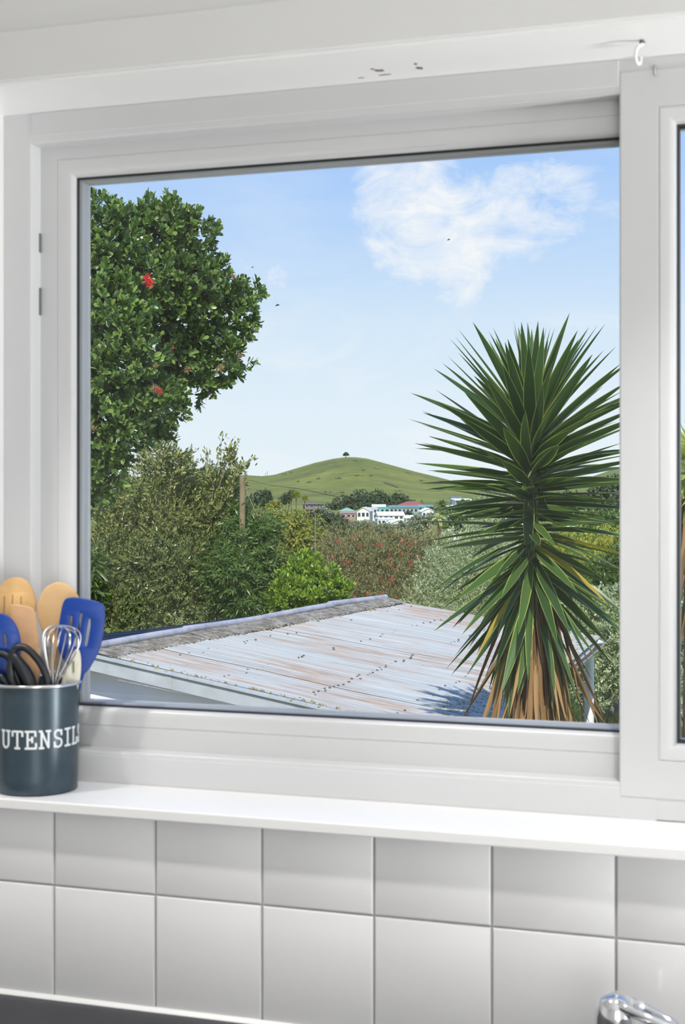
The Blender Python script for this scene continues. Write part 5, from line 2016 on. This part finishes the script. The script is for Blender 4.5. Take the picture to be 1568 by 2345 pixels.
# the lone tree on the hilltop and scrub on its slopes
hz_ = 1396
tp = cw((792 - 784) / FPX * hz_, hz_, terrain(792, hz_))
lone = empty('summit_tree', tp, 'single dark wind shaped tree on top of the hill', 'tree')
rng = np.random.default_rng(90)
P, Nw = crown_points([(792, 1039.5, hz_, 4.6, .75), (788, 1041.5, hz_, 3.2, .6), (796, 1041.5, hz_, 3.0, .6)], 500, rng, (.5, 1.05), .5, .3)
leaf_cloud('foliage', P, unit(rng.normal(size=P.shape)), unit(rng.normal(size=P.shape)), .8, .6, DKTREE, lone, T_CARD)
mb = MB()
mb.tube([tp - UPV * .3, tp + UPV * 1.6], [.35, .25], 8)
mb.build('trunk', BARK, lone)
scr = [(681, 1104), (708, 1105), (752, 1129), (783, 1129), (831, 1078), (860, 1074), (818, 1090), (848, 1090), (932, 1084), (964, 1102), (1036, 1104), (910, 1125), (652, 1087), (669, 1083), (775, 1097), (730, 1097), (1003, 1122), (815, 1056)]
where = ['left of the long track', 'near the long track', 'low on the left slope', 'at the end of the long track', 'under the summit on the right', 'right of the summit', 'in the middle of the cone', 'right of the middle of the cone', 'on the right skyline shoulder', 'on the right slope', 'by the yucca tips on the skyline', 'low on the right slope', 'on the left skyline', 'on the upper left skyline', 'under the summit track', 'at mid left of the cone', 'lowest on the right', 'just below the summit']
for (px, py), wh in zip(scr, where):
    Zb = min(np.linspace(760, 1395, 300), key=lambda q_: abs(HZ - terrain(px, q_) / q_ * FPX - py))
    tp = cw((px - 784) / FPX * Zb, Zb, terrain(px, Zb))
    root = empty('gorse_bush', tp, 'tiny dark scrub bush ' + wh, 'bush', 'scrub dotted on the hill')
    n = 26
    Pq = np.array(tp) + rng.normal(size=(n, 3)) * np.array([1.3, 1.3, .35])
    leaf_cloud('foliage', Pq, unit(rng.normal(size=Pq.shape) + np.array([0, 0, .6])), unit(rng.normal(size=Pq.shape)), .8, .6, DKTREE, root, T_CARD)
# fence along the ridge line
mb = MB()
FPOST = simple('grey_fence_post', lin(96, 92, 84), .9)
rf = empty('ridge_fence', cw((700 - 784) / FPX * 1398, 1398, terrain(700, 1398)), 'thin dark fence line along the left skyline of the hill', 'fence')
for px in np.arange(575, 1040, 9.0):
    p = cw((px - 784) / FPX * 1398, 1398, terrain(px, 1398))
    mb = MB()
    mb.obox(p + UPV * .2, (.09, 0, 0), (0, .09, 0), (0, 0, .3))
    mb.build('fence_post', FPOST, rf)
# power poles on the left shoulder
for px, py, lab in ((612, 1080, 'power pole with crossarm on the left shoulder of the hill'), (607.5, 1082, 'smaller power pole beside the one on the hill shoulder')):
    p = cw((px - 784) / FPX * 1380, 1380, terrain(px, 1380))
    rt = empty('power_pole', p, lab, 'pole')
    h = (1090 - py) / FPX * 1380 * (1 if px > 610 else .75)
    mb = MB()
    mb.tube([p, p + UPV * h], [.18, .14], 6)
    mb.build('shaft', FPOST, rt)
    mb = MB()
    mb.obox(p + UPV * (h * .9), RGT * .9, FWD * .1, UPV * .09)
    mb.build('crossarm', FPOST, rt)

# ------------------------------------------------------------------ houses
HM = {}


def hmat(rgb, rough=.7):
    if (rgb, rough) not in HM:
        HM[(rgb, rough)] = simple('house_paint_%d' % len(HM), lin(*rgb), rough, noise=.05, nscale=.3)
    return HM[(rgb, rough)]


PANEM = simple('dark_window_glass', lin(58, 70, 84), .12, spec=.6)
FRAMEM = hmat((232, 232, 228))


def house(name, label, px0, px1, pt, pe, pb, Z, wall, roof, kind='gable', depth=8.0, wins=3, rows_=1, yaw=0.0, over=.35, win_rgb=None, extra=None):
    """pt ridge row, pe eave row, pb base row; the front faces the viewer"""
    k = Z / FPX
    w = (px1 - px0) * k
    c0 = at((px0 + px1) / 2, pb, Z)
    hw_ = (pb - pe) * k
    hr_ = (pe - pt) * k
    grd = CAM.z + terrain((px0 + px1) / 2, Z) - 1.5
    low_ = max(0.0, c0.z - grd)
    rx = (RGT * math.cos(yaw) + FWD * math.sin(yaw))
    fy = (FWD * math.cos(yaw) - RGT * math.sin(yaw))
    root = empty(name, Vector((c0.x, c0.y, c0.z - low_)), label, 'house', 'houses below the hill')
    X = lambda a_, b_, z: c0 + rx * a_ + fy * b_ + UPV * z
    mb = MB()
    mb.hexa([X(-w / 2, 0, -low_), X(w / 2, 0, -low_), X(w / 2, depth, -low_), X(-w / 2, depth, -low_), X(-w / 2, 0, hw_), X(w / 2, 0, hw_), X(w / 2, depth, hw_), X(-w / 2, depth, hw_)])
    mb.build('walls', hmat(wall), root)
    o_ = over
    mb = MB()
    t = .18
    if kind == 'gable':               # ridge parallel to the view plane
        a0, a1, b0, b1 = -w / 2 - o_, w / 2 + o_, -o_, depth + o_
        md = depth / 2
        for zz in (0,):
            e1 = [X(a0, b0, hw_), X(a1, b0, hw_), X(a1, md, hw_ + hr_), X(a0, md, hw_ + hr_)]
            e2 = [X(a0, b1, hw_), X(a1, b1, hw_), X(a1, md, hw_ + hr_), X(a0, md, hw_ + hr_)]
            for e in (e1, e2):
                mb.hexa([*e, *[q_ + UPV * t for q_ in e]])
        for a_ in (-w / 2, w / 2):
            mb.face([X(a_, 0, hw_), X(a_, depth, hw_), X(a_, md, hw_ + hr_)])
    elif kind == 'front':             # gable end towards the viewer
        b0, b1 = -o_, depth + o_
        for s_ in (-1, 1):
            e = [X(s_ * (w / 2 + o_), b0, hw_ - .1), X(s_ * (w / 2 + o_), b1, hw_ - .1), X(0, b1, hw_ + hr_), X(0, b0, hw_ + hr_)]
            mb.hexa([*e, *[q_ + UPV * t for q_ in e]])
    elif kind == 'hip':
        a0, a1, b0, b1 = -w / 2 - o_, w / 2 + o_, -o_, depth + o_
        rl = max(.3, w / 2 - depth * .42)
        md = depth / 2
        zr_ = hw_ + hr_
        mb.face([X(a0, b0, hw_), X(a1, b0, hw_), X(rl, md, zr_), X(-rl, md, zr_)])
        mb.face([X(a0, b1, hw_), X(a1, b1, hw_), X(rl, md, zr_), X(-rl, md, zr_)])
        mb.face([X(a1, b0, hw_), X(a1, b1, hw_), X(rl, md, zr_)])
        mb.face([X(a0, b0, hw_), X(a0, b1, hw_), X(-rl, md, zr_)])
        mb.face([X(a0, b0, hw_), X(a1, b0, hw_), X(a1, b1, hw_), X(a0, b1, hw_)])
    else:                             # flat or skillion
        a0, a1, b0, b1 = -w / 2 - o_, w / 2 + o_, -o_, depth + o_
        e = [X(a0, b0, hw_), X(a1, b0, hw_), X(a1, b1, hw_ + hr_), X(a0, b1, hw_ + hr_)]
        mb.hexa([*e, *[q_ + UPV * t for q_ in e]])
    mb.build('roof', hmat(roof, .5), root)
    if kind == 'front':
        mb = MB()
        mb.face([X(-w / 2, -.02, hw_), X(w / 2, -.02, hw_), X(0, -.02, hw_ + hr_)])
        mb.face([X(-w / 2, .2, hw_), X(w / 2, .2, hw_), X(0, .2, hw_ + hr_)])
        mb.build('gable_wall', hmat(wall), root)
    for r_ in range(rows_):
        for i in range(wins):
            wc = -w / 2 + w * (i + .5) / wins + random.uniform(-.04, .04) * w / wins
            ww = w / wins * random.uniform(.26, .36)
            z0 = hw_ * (r_ + .30) / rows_
            z1 = hw_ * (r_ + .82) / rows_
            mb = MB()
            mb.obox(X(wc, -.03, (z0 + z1) / 2), rx * (ww + .09), fy * .05, UPV * ((z1 - z0) / 2 + .09))
            wf = mb.build('window', hmat(win_rgb) if win_rgb else FRAMEM, root)
            mb = MB()
            mb.obox(X(wc, -.09, (z0 + z1) / 2), rx * ww, fy * .02, UPV * ((z1 - z0) / 2))
            mb.build('pane', PANEM, wf)
    if extra == 'balcony':
        mb = MB()
        mb.obox(X(-w * .15, -1.0, hw_ * .46), rx * w * .34, fy * 1.0, UPV * .1)
        bal = mb.build('balcony', hmat((150, 150, 148)), root)
        for i in range(9):
            mb = MB()
            mb.obox(X(-w * .15 - w * .34 + w * .68 * i / 8, -1.95, hw_ * .46 + .5), rx * .05, fy * .05, UPV * .5)
            mb.build('baluster', hmat((170, 170, 168)), bal)
        for i in range(4):
            mb = MB()
            mb.obox(X(-w * .15 - w * .32 + w * .64 * i / 3, -1.9, hw_ * .23 - low_ * .2), rx * .12, fy * .12, UPV * (hw_ * .23 + low_ * .2))
            mb.build('post', hmat((120, 112, 104)), root)
    return root


house('brown_house', 'dark brown two storey house with a balcony below the cone', 697, 741, 1150.5, 1155, 1175, 560, (112, 84, 72), (116, 104, 98), 'hip', 8, 4, 2, .1, .6, extra='balcony')
house('pale_house', 'pale house half hidden by trees at the left foot of the hill', 613, 645, 1147, 1150, 1162, 620, (206, 204, 198), (222, 222, 220), 'gable', 7, 3, 1, .1)
house('green_roofed_house', 'house with a pale green hipped roof', 778, 811, 1163, 1170.5, 1178, 560, (120, 104, 92), (150, 178, 150), 'hip', 9, 3, 1, 0, .7)
house('brick_house', 'low brown brick house in front of the green roof', 781, 814, 1172, 1176, 1188, 528, (176, 138, 118), (162, 134, 120), 'gable', 7, 3, 1)
house('white_house', 'cream white house with its gable facing the viewer left of the turquoise house', 817, 846, 1162, 1171, 1188, 515, (226, 224, 218), (226, 222, 212), 'front', 9, 3, 1, -.15)
house('white_long_house', 'white roof above and behind the teal house', 853, 882, 1156, 1162, 1168, 600, (214, 214, 214), (238, 236, 230), 'gable', 7, 2, 1)
house('teal_house', 'turquoise box house with a flat roof', 858, 892, 1162, 1163, 1178, 545, (96, 182, 172), (112, 176, 168), 'flat', 8, 3, 1, .1, .2)
house('white_block_house', 'narrow white block attached left of the turquoise house', 844, 864, 1163, 1165, 1190, 530, (222, 224, 220), (216, 216, 214), 'flat', 6, 2, 2, .1, .2)
house('long_teal_house', 'long low grey teal house right of the turquoise one', 892, 957, 1158, 1163, 1176, 590, (136, 160, 156), (108, 144, 140), 'gable', 8, 7, 1, .05)
house('teal_annex', 'small grey teal house left of the date palm', 957, 990, 1157, 1162, 1170, 600, (120, 158, 154), (116, 156, 152), 'gable', 7, 3, 1)
house('red_roofed_house', 'house with a long terracotta red tile roof', 914, 972, 1148, 1157, 1161, 650, (190, 150, 132), (158, 92, 76), 'hip', 9, 4, 1, 0, .6)
house('white_roofed_house', 'white house with a long bright white roof in the front row', 866, 925, 1173, 1181, 1190, 470, (232, 232, 230), (244, 244, 242), 'gable', 8, 5, 1, .1)
house('cubic_white_house', 'pale blue white flat roofed box house in the front row', 864, 902, 1187, 1189, 1206, 440, (204, 214, 222), (226, 228, 230), 'flat', 7, 4, 1, .1, .1)
house('low_white_house', 'low white gabled house at the front right of the row', 890, 931, 1192, 1200, 1206, 430, (228, 228, 226), (240, 240, 238), 'front', 7, 3, 1, .2)
house('white_gabled_house', 'white gabled house left of the date palm', 966, 996, 1164, 1172, 1186, 500, (226, 226, 224), (240, 240, 240), 'front', 8, 3, 1, .1)
house('little_white_house', 'little white roofed house between the front rows', 928, 951, 1181, 1187, 1193, 492, (222, 220, 214), (240, 240, 238), 'gable', 6, 2, 1, .2)
house('modern_house', 'white modern house with dark glazing left of the yucca', 1043, 1080, 1143, 1146, 1158, 430, (226, 226, 226), (236, 236, 236), 'flat', 7, 4, 1, .1, .5, win_rgb=(90, 94, 100))
house('lower_white_house', 'low white roof under the modern house', 1026, 1056, 1158, 1163, 1168, 400, (220, 220, 218), (244, 244, 242), 'gable', 6, 2, 1)
house('grey_house', 'small grey house behind the modern white one', 1034, 1056, 1138, 1142, 1150, 520, (140, 140, 144), (120, 122, 128), 'gable', 6, 2, 1)

# parked car on the slope at the right
c0 = at(1312, 1211, 420)
car = empty('car', c0 - UPV * .2, 'white hatchback car parked on the slope behind the yucca', 'car')
CARP = simple('white_car_paint', lin(228, 232, 236), .25, coat=.5)
prof = [(-2.0, .35), (-2.05, .8), (-1.9, .95), (-1.1, 1.02), (-.4, 1.45), (.9, 1.48), (1.7, 1.05), (2.0, .95), (2.02, .35)]
mb = MB()
ring0 = [c0 + RGT * a_ + UPV * (b_ - .2) - FWD * .8 for a_, b_ in prof]
ring1 = [p + FWD * 1.6 for p in ring0]
mb.grid([ring0, ring1], closed_v=True)
mb.face(ring0)
mb.face(ring1[::-1])
mb.build('body', CARP, car)
mb = MB()
for fy_ in (-.83, .83):
    mb = MB()
    g4 = [(-.95, 1.02), (-.35, 1.38), (.85, 1.40), (1.4, 1.06)]
    fr_ = [c0 + RGT * a_ + UPV * (b_ - .2) + FWD * fy_ for a_, b_ in g4]
    mb.face(fr_)
    mb.face([p + FWD * (.02 if fy_ < 0 else -.02) for p in fr_][::-1])
    mb.build('side_glass', PANEM, car)
for a_ in (-1.25, 1.25):
    for fy_ in (-.75, .75):
        mb = MB()
        ctr_ = c0 + RGT * a_ + FWD * fy_ + UPV * .12
        mb.tube([ctr_ - FWD * .1, ctr_ + FWD * .1], .32, 16)
        mb.build('wheel', GASKET, car)
# a levelled drive under the car
mb = MB()
mb.obox(c0 - UPV * 2.2, RGT * 9, FWD * 3, UPV * 2.0)
dw_ = mb.build('driveway', simple('drive_asphalt', lin(150, 150, 146), .9), None)
dw_['kind'] = 'structure'

# birds in the sky
BIRD = simple('dark_bird', lin(40, 42, 46), .8)
for px, py, s_, lab in ((635, 699, .16, 'dark bird flying right of the pohutukawa'), (1027, 549, .12, 'tiny dark bird against the white cloud'), (578, 612, .09, 'tiny speck of a bird above the tree edge')):
    p = at(px, py, 45)
    rt = empty('bird', p, lab, 'bird', 'birds in the sky')
    mb = MB()
    ax = (RGT + UPV * .25).normalized()
    mb.tube([p - ax * s_ * .5, p - ax * s_ * .2, p + ax * s_ * .25, p + ax * s_ * .5], [.004, s_ * .11, s_ * .10, .003], 8)
    mb.build('body', BIRD, rt, smooth=True)
    for sg in (-1, 1):
        mb = MB()
        w_ = FWD * sg * s_ * .6 + UPV * s_ * .18
        mb.hexa([p - ax * s_ * .12, p + ax * s_ * .15, p + w_ + ax * s_ * .0, p + w_ - ax * s_ * .12, p - ax * s_ * .12 + UPV * .006, p + ax * s_ * .15 + UPV * .006, p + w_ + UPV * .004, p + w_ - ax * s_ * .12 + UPV * .004])
        mb.build('wing', BIRD, rt)
